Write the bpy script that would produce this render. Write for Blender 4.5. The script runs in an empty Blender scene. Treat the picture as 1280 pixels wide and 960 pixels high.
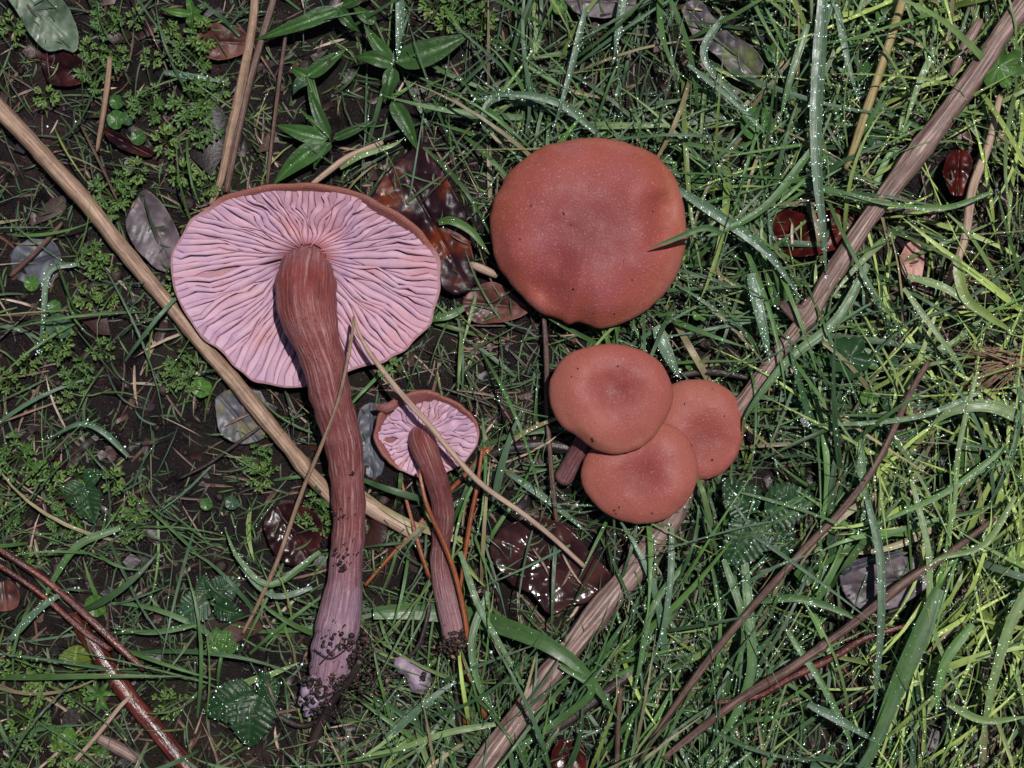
import bpy, math
import numpy as np
from mathutils import Vector

# ---------------------------------------------------------------- camera, sky, sun, exposure
S = 0.00022          # metres per pixel of the photograph at ground level
H = 2700.0           # camera height, in the same pixel units (about 0.6 m)
scene = bpy.context.scene
COL = scene.collection
cam_d = bpy.data.cameras.new('camera')
cam = bpy.data.objects.new('camera', cam_d)
COL.objects.link(cam)
cam.location = (0, 0, H * S)
cam.rotation_euler = (0, 0, 0)
cam_d.sensor_width = 36.0
cam_d.lens = 36.0 * H / 1280.0
cam_d.clip_start = 0.01
cam_d.clip_end = 400.0
scene.camera = cam

SUN_EL, SUN_AZ = math.radians(73), math.radians(40)      # azimuth clockwise from +Y
world = bpy.data.worlds.new('World')
scene.world = world
world.use_nodes = True
wn = world.node_tree
bg = wn.nodes['Background']
sky = wn.nodes.new('ShaderNodeTexSky')
sky.sky_type = 'NISHITA'
sky.sun_disc = False
sky.sun_elevation = SUN_EL
sky.sun_rotation = SUN_AZ
wn.links.new(sky.outputs[0], bg.inputs[0])
bg.inputs[1].default_value = 0.05
sun_d = bpy.data.lights.new('sun', 'SUN')
sun_d.energy = 5.0
sun_d.angle = math.radians(1.0)
sun_d.color = (1.0, 0.965, 0.95)
sun = bpy.data.objects.new('sun', sun_d)
COL.objects.link(sun)
sd = Vector((math.sin(SUN_AZ) * math.cos(SUN_EL), math.cos(SUN_AZ) * math.cos(SUN_EL), math.sin(SUN_EL)))
sun.rotation_euler = sd.to_track_quat('Z', 'Y').to_euler()
sun.location = sd * 3
vs = scene.view_settings
vs.view_transform = 'Standard'
vs.look = 'None'
vs.gamma = 1.0
vs.use_curve_mapping = False
vs.exposure = -0.25
scene.render.engine = 'CYCLES'
cy = scene.cycles
cy.max_bounces = 6
cy.diffuse_bounces = 3
cy.glossy_bounces = 3
cy.transmission_bounces = 4
cy.transparent_max_bounces = 6
cy.caustics_reflective = False
cy.caustics_refractive = False
cy.sample_clamp_indirect = 4.0

# ---------------------------------------------------------------- helpers
rng = np.random.default_rng(7)


def U(a, b, n=None):
    return rng.uniform(a, b, n)


def srgb(h, k=1.0):
    h = h.lstrip('#')
    o = []
    for i in (0, 2, 4):
        v = int(h[i:i + 2], 16) / 255
        o.append((v / 12.92 if v <= 0.04045 else ((v + 0.055) / 1.055) ** 2.4) * k)
    return np.array(o)


_lat = {}


def noise2(x, y, scale, seed=0):
    """smooth value noise in -1..1"""
    if seed not in _lat:
        _lat[seed] = np.random.default_rng(1000 + seed).uniform(-1, 1, (256, 256))
    g = _lat[seed]
    x = np.asarray(x, float) / scale
    y = np.asarray(y, float) / scale
    xi = np.floor(x).astype(int)
    yi = np.floor(y).astype(int)
    fx = x - xi
    fy = y - yi
    fx = fx * fx * (3 - 2 * fx)
    fy = fy * fy * (3 - 2 * fy)
    a = g[xi & 255, yi & 255]
    b = g[(xi + 1) & 255, yi & 255]
    c = g[xi & 255, (yi + 1) & 255]
    d = g[(xi + 1) & 255, (yi + 1) & 255]
    return (a * (1 - fx) + b * fx) * (1 - fy) + (c * (1 - fx) + d * fx) * fy


def ground_z(u, v):
    return (noise2(u, v, 120, 1) * 7 + noise2(u, v, 45, 2) * 4.5 + noise2(u, v, 18, 3) * 2.6
            + noise2(u, v, 8, 4) * 1.2)


def persp(px, py, z0):
    """photograph pixel -> place on the ground plan (pixel units) of something at height z0"""
    k = (H - z0) / H
    return 640 + (px - 640) * k, 480 + (py - 480) * k


def world_pts(P):
    """plan (u, v, z) in pixel units -> metres"""
    P = np.asarray(P, float)
    return np.stack([(P[:, 0] - 640) * S, (480 - P[:, 1]) * S, P[:, 2] * S], 1)


def tag(o, label=None, cat=None, group=None, kind=None):
    if label:
        o['label'] = label
    if cat:
        o['category'] = cat
    if group:
        o['group'] = group
    if kind:
        o['kind'] = kind
    return o


def new_mesh(name, verts, faces, mat=None, smooth=True, col=None, uv=None):
    """verts (n,3) metres; faces list of arrays (m,4) or (m,3)"""
    me = bpy.data.meshes.new(name)
    if not isinstance(faces, (list, tuple)):
        faces = [faces]
    faces = [np.asarray(f, np.int32) for f in faces if len(f)]
    nl = sum(f.size for f in faces)
    npoly = sum(len(f) for f in faces)
    me.vertices.add(len(verts))
    me.vertices.foreach_set('co', np.ascontiguousarray(verts, np.float32).ravel())
    me.loops.add(nl)
    li = np.concatenate([f.ravel() for f in faces])
    me.loops.foreach_set('vertex_index', li)
    me.polygons.add(npoly)
    tot = np.concatenate([np.full(len(f), f.shape[1], np.int32) for f in faces])
    st = np.concatenate([[0], np.cumsum(tot)[:-1]]).astype(np.int32)
    me.polygons.foreach_set('loop_start', st)
    me.update(calc_edges=True)
    me.validate()
    if smooth:
        me.polygons.foreach_set('use_smooth', np.ones(len(me.polygons), bool))
    if col is not None:
        ca = me.color_attributes.new('Col', 'FLOAT_COLOR', 'POINT')
        c4 = np.ones((len(verts), 4), np.float32)
        c4[:, :3] = col
        ca.data.foreach_set('color', c4.ravel())
    if uv is not None:
        ul = me.uv_layers.new(name='UVMap')
        ul.data.foreach_set('uv', np.ascontiguousarray(uv[li], np.float32).ravel())
    if mat:
        me.materials.append(mat)
    return me


def empty(name, loc):
    o = bpy.data.objects.new(name, None)
    COL.objects.link(o)
    o.location = loc
    o.empty_display_size = 0.005
    return o


def wloc(o):
    v = Vector((0, 0, 0))
    while o is not None:
        v = v + o.location
        o = o.parent
    return v


def obj(name, P, faces, mat, parent=None, base=None, smooth=True, col=None, uv=None, metres=False):
    """one mesh object from plan points; its origin at base (plan u, v, z) or at its parent's"""
    V = np.asarray(P, float) if metres else world_pts(P)
    if parent is not None:
        org = np.array(wloc(parent))
    elif base is not None:
        org = world_pts([base])[0]
    else:
        org = np.array([V[:, 0].mean(), V[:, 1].mean(), V[:, 2].min()])
    me = new_mesh(name, V - org, faces, mat, smooth, col, uv)
    o = bpy.data.objects.new(name, me)
    COL.objects.link(o)
    if parent is not None:
        o.parent = parent
    else:
        o.location = org
    return o


def catmull(P, n, closed=False):
    P = np.asarray(P, float)
    m = len(P)
    if closed:
        t = np.linspace(0, m, n, endpoint=False)
        i = np.floor(t).astype(int)
        f = (t - i)[:, None]
        a, b, c, d = P[(i - 1) % m], P[i % m], P[(i + 1) % m], P[(i + 2) % m]
    else:
        Q = np.vstack([2 * P[0] - P[1], P, 2 * P[-1] - P[-2]])
        t = np.linspace(0, m - 1, n)
        i = np.minimum(np.floor(t).astype(int), m - 2)
        f = (t - i)[:, None]
        a, b, c, d = Q[i], Q[i + 1], Q[i + 2], Q[i + 3]
    return 0.5 * (2 * b + (c - a) * f + (2 * a - 5 * b + 4 * c - d) * f ** 2 + (3 * b - a - 3 * c + d) * f ** 3)


def arc_resample(P, n, closed=False):
    if closed:
        P = np.vstack([P, P[:1]])
    d = np.linalg.norm(np.diff(P, axis=0), axis=1)
    s = np.concatenate([[0], np.cumsum(d)])
    q = np.linspace(0, s[-1], n, endpoint=not closed)
    return np.stack([np.interp(q, s, P[:, k]) for k in range(P.shape[1])], 1)


def grid_faces(nr, nc, close_c=False, off=0):
    r = np.arange(nr - 1)[:, None]
    c = np.arange(nc if close_c else nc - 1)[None, :]
    c1 = (c + 1) % nc
    f = np.stack([r * nc + c, r * nc + c1, (r + 1) * nc + c1, (r + 1) * nc + c], -1).reshape(-1, 4)
    return f + off


# ---------------------------------------------------------------- materials
MATS = {}


class NT:
    def __init__(self, name):
        m = bpy.data.materials.new(name)
        m.use_nodes = True
        self.m = m
        self.t = m.node_tree
        self.b = self.t.nodes['Principled BSDF']
        self.out = self.t.nodes['Material Output']
        MATS[name] = m
        self.co = None

    def n(self, typ, **kw):
        x = self.t.nodes.new(typ)
        for k, v in kw.items():
            setattr(x, k, v)
        return x

    def l(self, a, b):
        self.t.links.new(a, b)

    def coord(self, which='Object'):
        return self.n('ShaderNodeTexCoord').outputs[which]

    def noise(self, px, detail=3, rough=0.6, vec=None, dist=0.0, unit=True):
        x = self.n('ShaderNodeTexNoise')
        x.inputs['Scale'].default_value = 1 / (px * S) if unit else px
        x.inputs['Detail'].default_value = detail
        x.inputs['Roughness'].default_value = rough
        x.inputs['Distortion'].default_value = dist
        self.l(vec if vec is not None else self.coord(), x.inputs['Vector'])
        return x.outputs['Fac']

    def ramp(self, fac, stops):
        r = self.n('ShaderNodeValToRGB')
        cr = r.color_ramp
        while len(cr.elements) > 1:
            cr.elements.remove(cr.elements[-1])
        for i, (p, c) in enumerate(stops):
            e = cr.elements[0] if i == 0 else cr.elements.new(p)
            e.position = p
            c = (c, c, c) if np.isscalar(c) else tuple(c)
            e.color = (*c, 1)
        self.l(fac, r.inputs[0])
        return r.outputs[0]

    def mix(self, fac, a, b, mode='MIX'):
        x = self.n('ShaderNodeMix', data_type='RGBA', blend_type=mode)
        for i, v in ((0, fac), (6, a), (7, b)):
            if hasattr(v, 'links'):
                self.l(v, x.inputs[i])
            elif i == 0:
                x.inputs[0].default_value = v
            else:
                x.inputs[i].default_value = (*v, 1)
        return x.outputs[2]

    def math(self, op, a, b=0.0):
        x = self.n('ShaderNodeMath', operation=op)
        for i, v in ((0, a), (1, b)):
            if hasattr(v, 'links'):
                self.l(v, x.inputs[i])
            else:
                x.inputs[i].default_value = v
        return x.outputs[0]

    def attr(self, name='Col'):
        return self.n('ShaderNodeAttribute', attribute_name=name).outputs['Color']

    def bump(self, h, dist_px, strength=1.0, normal=None):
        x = self.n('ShaderNodeBump')
        x.inputs['Strength'].default_value = strength
        x.inputs['Distance'].default_value = dist_px * S
        self.l(h, x.inputs['Height'])
        if normal is not None:
            self.l(normal, x.inputs['Normal'])
        return x.outputs[0]

    def set(self, **kw):
        names = dict(color='Base Color', rough='Roughness', spec='Specular IOR Level', normal='Normal', coat='Coat Weight',
                     coat_rough='Coat Roughness', trans='Transmission Weight', ior='IOR', sheen='Sheen Weight',
                     sss='Subsurface Weight', sss_scale='Subsurface Scale', sss_radius='Subsurface Radius')
        for k, v in kw.items():
            i = self.b.inputs[names[k]]
            if hasattr(v, 'links'):
                self.l(v, i)
            elif k == 'color':
                i.default_value = (*v, 1)
            else:
                i.default_value = v
        return self


# soil
k = NT('wet_soil')
n1 = k.noise(70, 5, 0.65)
n2 = k.noise(14, 5, 0.7)
n3 = k.noise(160, 3)
c = k.ramp(n1, [(0.3, srgb('#0b0808')), (0.46, srgb('#161011')), (0.6, srgb('#271c1a')), (0.76, srgb('#45342f'))])
c = k.mix(k.ramp(n2, [(0.45, 0.0), (0.8, 0.7)]), c, srgb('#2e2223'))
c = k.mix(k.ramp(n3, [(0.5, 0.0), (0.68, 0.5)]), c, srgb('#282c14'))
k.set(color=c, rough=k.ramp(k.noise(40, 3), [(0.36, 0.12), (0.56, 0.6)]), spec=0.25,
      normal=k.bump(k.noise(4, 4, 0.75), 4.0, 1.0, k.bump(n2, 12, 1.0)))

k = NT('soil_crumb')
c = k.mix(k.ramp(k.noise(9, 4), [(0.35, 0.0), (0.7, 1.0)]), k.attr(), srgb('#1d1615'))
k.set(color=c, rough=0.45, spec=0.35, normal=k.bump(k.noise(5, 4, 0.7), 3, 0.8))

# grass (tint carried by each blade)
k = NT('grass_blade')
uvn = k.n('ShaderNodeUVMap').outputs[0]
mp = k.n('ShaderNodeMapping')
mp.inputs['Scale'].default_value = (0.02, 7, 1)
k.l(uvn, mp.inputs[0])
st = k.noise(1.0, 2, 0.5, mp.outputs[0], unit=False)
c = k.mix(k.ramp(st, [(0.35, 0.0), (0.7, 0.35)]), k.attr(), (0.16, 0.22, 0.10))
c = k.mix(k.ramp(k.noise(30, 3), [(0.35, 0.35), (0.6, 0.0)]), c, (0.018, 0.035, 0.012))
k.set(color=c, rough=k.ramp(k.noise(12, 3), [(0.35, 0.3), (0.65, 0.55)]), spec=0.5,
      normal=k.bump(st, 1.0, 0.5))
tr = k.n('ShaderNodeBsdfTranslucent')
k.l(c, tr.inputs[0])
ms = k.n('ShaderNodeMixShader')
ms.inputs[0].default_value = 0.22
k.l(k.b.outputs[0], ms.inputs[1])
k.l(tr.outputs[0], ms.inputs[2])
k.l(ms.outputs[0], k.out.inputs[0])

# broad leaves with veins, tint from attribute
k = NT('green_leaf')
c = k.mix(k.ramp(k.noise(16, 4), [(0.35, 0.5), (0.65, 0.0)]), k.attr(), (0.02, 0.04, 0.015))
k.set(color=c, rough=k.ramp(k.noise(10, 3), [(0.35, 0.25), (0.65, 0.45)]), spec=0.22, normal=k.bump(k.noise(7, 3), 2, 0.5))
tr = k.n('ShaderNodeBsdfTranslucent')
k.l(c, tr.inputs[0])
ms = k.n('ShaderNodeMixShader')
ms.inputs[0].default_value = 0.15
k.l(k.b.outputs[0], ms.inputs[1])
k.l(tr.outputs[0], ms.inputs[2])
k.l(ms.outputs[0], k.out.inputs[0])


def straw(name, ca, cb, cc, rough=0.5, v=9, blotch=0.4, spec=0.4):
    k = NT(name)
    uvn = k.n('ShaderNodeUVMap').outputs[0]
    mp = k.n('ShaderNodeMapping')
    mp.inputs['Scale'].default_value = (0.012, v, 1)
    k.l(uvn, mp.inputs[0])
    st = k.noise(1.0, 5, 0.65, mp.outputs[0], 0.2, unit=False)
    c = k.ramp(st, [(0.3, srgb(ca)), (0.5, srgb(cb)), (0.68, srgb(cc))])
    c = k.mix(k.ramp(k.noise(22, 4, 0.7), [(0.45, 0.0), (0.72, blotch)]), c, srgb(ca, 0.35))
    c = k.mix(k.ramp(k.noise(3, 2), [(0.66, 0.0), (0.74, 0.6)]), c, srgb('#1c1211'))
    k.set(color=c, rough=rough, spec=spec, normal=k.bump(st, 2.2, 0.8, k.bump(k.noise(5, 3), 1.0, 0.5)))
    return k.m


straw('pale_straw', '#6e5344', '#a88c78', '#cbb6a2', v=12, blotch=0.25)
straw('tan_straw', '#57402f', '#927560', '#b89c84', v=10, blotch=0.45)
straw('brown_stem', '#2e1f1c', '#5c423a', '#8d7265', v=8, blotch=0.55, rough=0.4)
straw('grey_bark_stem', '#33251f', '#7b615a', '#bda698', v=13, blotch=0.35)
straw('red_stem', '#2c100d', '#57231b', '#7c4034', v=5, blotch=0.8, rough=0.28, spec=0.6)
straw('pine_needle', '#4c2112', '#83421f', '#a2653f', v=4, blotch=0.3, rough=0.3, spec=0.6)
straw('dark_twig', '#1a1210', '#2c201e', '#44352f', v=5, blotch=0.3, rough=0.35, spec=0.6)
straw('yellow_straw', '#6b5d35', '#978656', '#b3a57c', v=8, blotch=0.25)

# small dead bits with tint
k = NT('dry_litter')
c = k.mix(k.ramp(k.noise(10, 3), [(0.4, 0.0), (0.7, 0.6)]), k.attr(), srgb('#2a1f1b'))
k.set(color=c, rough=0.4, spec=0.25, normal=k.bump(k.noise(4, 3), 1, 0.5))


def dead_leaf(name, ca, cb, cc, rough=(0.2, 0.5), size=40, spec=0.3, bump=3.0):
    k = NT(name)
    n = k.noise(size, 4, 0.6)
    c = k.ramp(n, [(0.32, srgb(ca)), (0.52, srgb(cb)), (0.7, srgb(cc))])
    c = k.mix(k.ramp(k.noise(7, 3), [(0.58, 0.0), (0.78, 0.35)]), c, srgb(ca, 0.5))
    k.set(color=c, rough=k.ramp(k.noise(26, 3), [(0.35, rough[0]), (0.65, rough[1])]), spec=spec,
          normal=k.bump(k.noise(9, 3, 0.55), bump * 0.4, 0.4, k.bump(k.noise(30, 2), bump * 1.6, 0.5)))
    return k.m


dead_leaf('leaf_black_orange', '#150b0f', '#26141a', '#6a2c10', (0.2, 0.4), 60, 0.12)
dead_leaf('leaf_dark_brown', '#1d1012', '#2c191a', '#432825', (0.1, 0.22), 40, 0.16, 3)
dead_leaf('leaf_grey', '#352c31', '#51464b', '#6c6064', (0.35, 0.6), 30)
dead_leaf('leaf_grey_green', '#2c392b', '#475745', '#66735f', (0.3, 0.55), 36)
dead_leaf('leaf_slate_yellow', '#302f38', '#49474c', '#6d6636', (0.35, 0.6), 26)
dead_leaf('leaf_maroon', '#14090c', '#240f12', '#3f1a18', (0.15, 0.35), 30, 0.12)
dead_leaf('leaf_red', '#1c0808', '#390f0c', '#5c2219', (0.15, 0.35), 30, 0.14)
dead_leaf('leaf_brown', '#2a1714', '#4d2b25', '#6e453b', (0.3, 0.55), 36)
dead_leaf('leaf_green_purple', '#2b2530', '#463f42', '#55602c', (0.25, 0.5), 26)
dead_leaf('leaf_slate', '#2b2c33', '#42434c', '#585a64', (0.3, 0.55), 30)
dead_leaf('leaf_pink', '#7a5148', '#a87a6d', '#c29b8d', (0.35, 0.6), 24)


def cap_mat(name, ramp, violet, grain=1.0):
    k = NT(name)
    sp = k.n('ShaderNodeSeparateColor')
    k.l(k.attr(), sp.inputs[0])
    t = sp.outputs[0]
    tt = k.math('ADD', t, k.math('MULTIPLY', k.math('SUBTRACT', k.noise(55, 4), 0.5), 0.6))
    c = k.ramp(tt, ramp)
    c = k.mix(k.ramp(k.noise(60, 3), [(0.5, 0.0), (0.75, violet)]), c, srgb('#84485a'))
    if name == 'cap_margin':
        c = k.mix(sp.outputs[1], c, srgb('#a37c84'))
    c = k.mix(sp.outputs[2], c, srgb('#854a3c'))
    g = k.noise(2.6, 2, 0.7)
    c = k.mix(k.ramp(g, [(0.58, 0.0), (0.74, 0.6 * grain)]), c, srgb('#c0868a'))
    c = k.mix(k.ramp(g, [(0.25, 0.22), (0.45, 0.0)]), c, srgb('#6a2c28'))
    c = k.mix(k.ramp(k.noise(9, 2, 0.4), [(0.76, 0.0), (0.79, 0.7)]), c, srgb('#3a1a16'))
    k.set(color=c, rough=k.ramp(k.noise(18, 3), [(0.35, 0.46), (0.65, 0.64)]), spec=0.26,
          normal=k.bump(g, 1.3, 0.8 * grain, k.bump(k.noise(18, 3), 1.6, 0.2)),
          sss=0.12, sss_scale=0.0012, sss_radius=(1.0, 0.35, 0.25))
    return k.m


cap_mat('cap_skin_large', [(0.0, srgb('#743533')), (0.35, srgb('#7e3b39')), (0.7, srgb('#8a433b')), (0.92, srgb('#914c3c')), (1.0, srgb('#9a5a48'))], 0.45, 0.8)
cap_mat('cap_skin_small', [(0.02, srgb('#732a24')), (0.35, srgb('#843c36')), (0.62, srgb('#924e46')), (0.85, srgb('#965448')), (1.0, srgb('#9b5d4e'))], 0.1, 0.6)
cap_mat('cap_margin', [(0.0, srgb('#70434a')), (0.86, srgb('#7c4c4a')), (1.0, srgb('#7f4d40'))], 0.2)

k = NT('gill_flesh')
n = k.noise(38, 3)
c = k.ramp(n, [(0.3, srgb('#a5849b')), (0.5, srgb('#b592a2')), (0.7, srgb('#b58a92'))])
c = k.mix(k.ramp(k.noise(90, 2), [(0.55, 0.0), (0.72, 0.45)]), c, srgb('#b57a80'))
sp = k.n('ShaderNodeSeparateColor')
k.l(k.attr(), sp.inputs[0])
c = k.mix(sp.outputs[0], c, srgb('#8d4a45'))
c = k.mix(k.ramp(k.noise(4, 2), [(0.66, 0.0), (0.74, 0.6)]), c, srgb('#8d5a5c'))
k.set(color=c, rough=0.55, spec=0.35, normal=k.bump(k.noise(6, 3), 0.8, 0.4),
      sss=0.15, sss_scale=0.0012, sss_radius=(1.0, 0.45, 0.5))


def stem_mat(name, top, mid, low, dirt=0.5):
    k = NT(name)
    uvn = k.n('ShaderNodeUVMap').outputs[0]
    sx = k.n('ShaderNodeSeparateXYZ')
    k.l(k.attr(), sx.inputs[0])
    mp = k.n('ShaderNodeMapping')
    mp.inputs['Scale'].default_value = (0.02, 22, 1)
    k.l(uvn, mp.inputs[0])
    st = k.noise(1.0, 5, 0.65, mp.outputs[0], 0.3, unit=False)
    tt = k.math('ADD', sx.outputs[0], k.math('MULTIPLY', k.math('SUBTRACT', k.noise(50, 3), 0.5), 0.25))
    c = k.ramp(tt, [(0.0, srgb('#8f6468')), (0.07, srgb(top)), (0.4, srgb(mid)), (0.62, srgb(mid)), (0.82, srgb(low))])
    c = k.mix(k.ramp(st, [(0.53, 0.0), (0.66, 0.7)]), c, srgb('#b08c88'))
    c = k.mix(k.ramp(st, [(0.3, 0.85), (0.48, 0.0)]), c, srgb('#4d2322'))
    c = k.mix(k.ramp(k.noise(24, 4, 0.65), [(0.5, 0.0), (0.7, 0.4)]), c, srgb('#85595c'))
    c = k.mix(k.ramp(k.noise(6, 3, 0.6), [(0.66, 0.0), (0.73, dirt)]), c, srgb('#2a1a18'))
    k.set(color=c, rough=k.ramp(k.noise(20, 2), [(0.35, 0.35), (0.65, 0.6)]), spec=0.4,
          normal=k.bump(st, 4.0, 0.9, k.bump(k.noise(9, 4), 2.5, 0.6)),
          sss=0.08, sss_scale=0.001, sss_radius=(1.0, 0.4, 0.4))
    return k.m


stem_mat('stem_big', '#7d3b36', '#75403f', '#866b7c', 0.9)
stem_mat('stem_small', '#723630', '#683837', '#8a666a', 0.6)
k = NT('violet_flesh')
c = k.mix(k.ramp(k.noise(7, 4), [(0.45, 0.0), (0.7, 0.7)]), srgb('#8d7a8e'), srgb('#8b7468'))
k.set(color=c, rough=0.5, normal=k.bump(k.noise(6, 4), 3, 0.7))

k = NT('dew_water')
gl = k.n('ShaderNodeBsdfGlossy')
gl.inputs['Roughness'].default_value = 0.22
gl.inputs['Color'].default_value = (0.55, 0.58, 0.58, 1)
tp = k.n('ShaderNodeBsdfTransparent')
tp.inputs[0].default_value = (0.97, 1, 0.98, 1)
ms = k.n('ShaderNodeAddShader')
k.l(tp.outputs[0], ms.inputs[0])
k.l(gl.outputs[0], ms.inputs[1])
k.l(ms.outputs[0], k.out.inputs[0])

k = NT('weed_leaf')
c = k.mix(k.ramp(k.noise(8, 2), [(0.4, 0.4), (0.65, 0.0)]), k.attr(), (0.03, 0.06, 0.015))
k.set(color=c, rough=0.4, spec=0.22)

# ---------------------------------------------------------------- ground: one sheet, fine where we look
fine_u = np.arange(-420, 1701, 6.0)
fine_v = np.arange(-420, 1381, 6.0)
grow = 6 * np.cumsum(1.6 ** np.arange(1, 23))
gu = np.concatenate([(fine_u[0] - grow)[::-1], fine_u, fine_u[-1] + grow])
gv = np.concatenate([(fine_v[0] - grow)[::-1], fine_v, fine_v[-1] + grow])
GU, GV = np.meshgrid(gu, gv)
GZ = ground_z(GU, GV)
P = np.stack([GU.ravel(), GV.ravel(), GZ.ravel()], 1)
o = obj('ground', P, grid_faces(len(gv), len(gu))[:, ::-1], MATS['wet_soil'], base=(640, 480, 0))
tag(o, 'dark wet soil with crumbs and moss under the grass', 'soil', kind='structure')

# ---------------------------------------------------------------- where blades may pass: lowest/highest free height
RU0, RV0, RW, RH = -420, -420, 2121, 1801
lim_lo = np.full((RH, RW), 1e6)      # blades stay below this ...
lim_hi = np.full((RH, RW), 1e6)      # ... or above this


def raster_poly(poly):
    poly = np.asarray(poly)
    x0, x1 = int(poly[:, 0].min()) - 1, int(poly[:, 0].max()) + 2
    y0, y1 = int(poly[:, 1].min()) - 1, int(poly[:, 1].max()) + 2
    X, Y = np.meshgrid(np.arange(x0, x1), np.arange(y0, y1))
    ins = np.zeros(X.shape, bool)
    n = len(poly)
    for i in range(n):
        xa, ya = poly[i]
        xb, yb = poly[(i + 1) % n]
        cond = ((ya > Y) != (yb > Y))
        with np.errstate(divide='ignore', invalid='ignore'):
            xx = (xb - xa) * (Y - ya) / (yb - ya) + xa
        ins ^= cond & (X < xx)
    return X[ins], Y[ins]


def block(X, Y, lo, hi):
    i = (Y - RV0).astype(int)
    j = (X - RU0).astype(int)
    ok = (i >= 0) & (i < RH) & (j >= 0) & (j < RW)
    i, j = i[ok], j[ok]
    lim_lo[i, j] = np.minimum(lim_lo[i, j], lo if np.isscalar(lo) else lo[ok])
    cur = lim_hi[i, j]
    lim_hi[i, j] = np.where(cur > 1e5, hi, np.maximum(cur, hi))


def block_path(C, R, Z, stick):
    """C (n,2) plan path, R radii, Z heights"""
    for a in range(len(C) - 1):
        m = max(2, int(np.linalg.norm(C[a + 1] - C[a]) / 3))
        for f in np.linspace(0, 1, m, endpoint=False):
            c = C[a] * (1 - f) + C[a + 1] * f
            r = R[a] * (1 - f) + R[a + 1] * f
            z = Z[a] * (1 - f) + Z[a + 1] * f
            rr = r + 2
            X, Y = np.meshgrid(np.arange(int(c[0] - rr), int(c[0] + rr) + 1), np.arange(int(c[1] - rr), int(c[1] + rr) + 1))
            s = (X - c[0]) ** 2 + (Y - c[1]) ** 2 <= rr * rr
            block(X[s], Y[s], z - r - 1, (z + r + 1.5) if stick else 1e5)


# ---------------------------------------------------------------- tubes
def tube(path, sides=10, step=6, flute=0.0, rough=0.05, seed=0, cap=True, z_ref=None, flat=1.0, jag=0.0):
    """path rows (px, py, z, r) in photograph pixels -> plan points, faces, uv, t, centre line"""
    path = np.asarray(path, float)
    if z_ref is None:
        z_ref = path[:, 2].mean()
    u, v = persp(path[:, 0], path[:, 1], z_ref)
    kk = (H - z_ref) / H
    Q = np.stack([u, v, path[:, 2], path[:, 3] * kk], 1)
    L = np.linalg.norm(np.diff(Q[:, :3], axis=0), axis=1).sum()
    n = max(4, int(L / step))
    C = arc_resample(catmull(Q, n * 4), n)
    T = np.gradient(C[:, :3], axis=0)
    T /= np.linalg.norm(T, axis=1)[:, None] + 1e-9
    N = np.cross(T, [0, 0, 1.0])
    bad = np.linalg.norm(N, axis=1) < 0.05
    N[bad] = [1, 0, 0]
    N /= np.linalg.norm(N, axis=1)[:, None]
    B = np.cross(N, T)
    a = np.linspace(0, 2 * np.pi, sides, endpoint=False)
    s = np.linspace(0, L, n)
    rr = C[:, 3:4] * (1 + flute * np.cos(a * round(sides / 3))[None, :] + rough * noise2(s[:, None] / 2.6 + a[None, :] * 0 + seed * 7, np.cos(a)[None, :] * 14 + 30 + s[:, None] * 0, 22, 20 + seed % 5)
                      + 0.45 * rough * noise2(s[:, None] + seed * 31, np.sin(a)[None, :] * 20 + 40 + s[:, None] * 0, 14, 26))
    P = C[:, None, :3] + N[:, None, :] * (np.cos(a)[None, :, None] * rr[..., None]) + B[:, None, :] * (np.sin(a)[None, :, None] * rr[..., None] * flat)
    if jag:
        e = np.random.default_rng(seed).uniform(-jag, jag, (2, sides))
        P[0] += T[0] * e[0][:, None]
        P[-1] += T[-1] * e[1][:, None]
    P = P.reshape(-1, 3)
    uv = np.stack([np.repeat(s, sides), np.tile(np.abs(a / np.pi - 1), n)], 1)
    F = [grid_faces(n, sides, True)]
    t = np.repeat(np.linspace(0, 1, n), sides)
    if cap:
        P = np.vstack([P, C[0, :3], C[-1, :3]])
        uv = np.vstack([uv, [0, 0], [L, 0]])
        t = np.append(t, [0, 1])
        i = np.arange(sides)
        j = (i + 1) % sides
        F.append(np.stack([j, i, np.full(sides, n * sides)], 1))
        b0 = (n - 1) * sides
        F.append(np.stack([b0 + i, b0 + j, np.full(sides, n * sides + 1)], 1))
    return P, F, uv, t, C


def stalk(name, label, cat, path, mat, sides=10, flute=0.0, rough=0.06, seed=0, group=None, blocks=True, flat=1.0, jag=2.0, parent=None):
    P, F, uv, t, C = tube(path, sides, 6, flute, rough, seed, True, None, flat, jag)
    o = obj(name, P, F, MATS[mat], parent=parent, base=None if parent else (C[0, 0], C[0, 1], C[:, 2].min()), uv=uv)
    if label:
        tag(o, label, cat, group)
    if blocks:
        block_path(C[:, :2], C[:, 3], C[:, 2], True)
    return o


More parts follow.
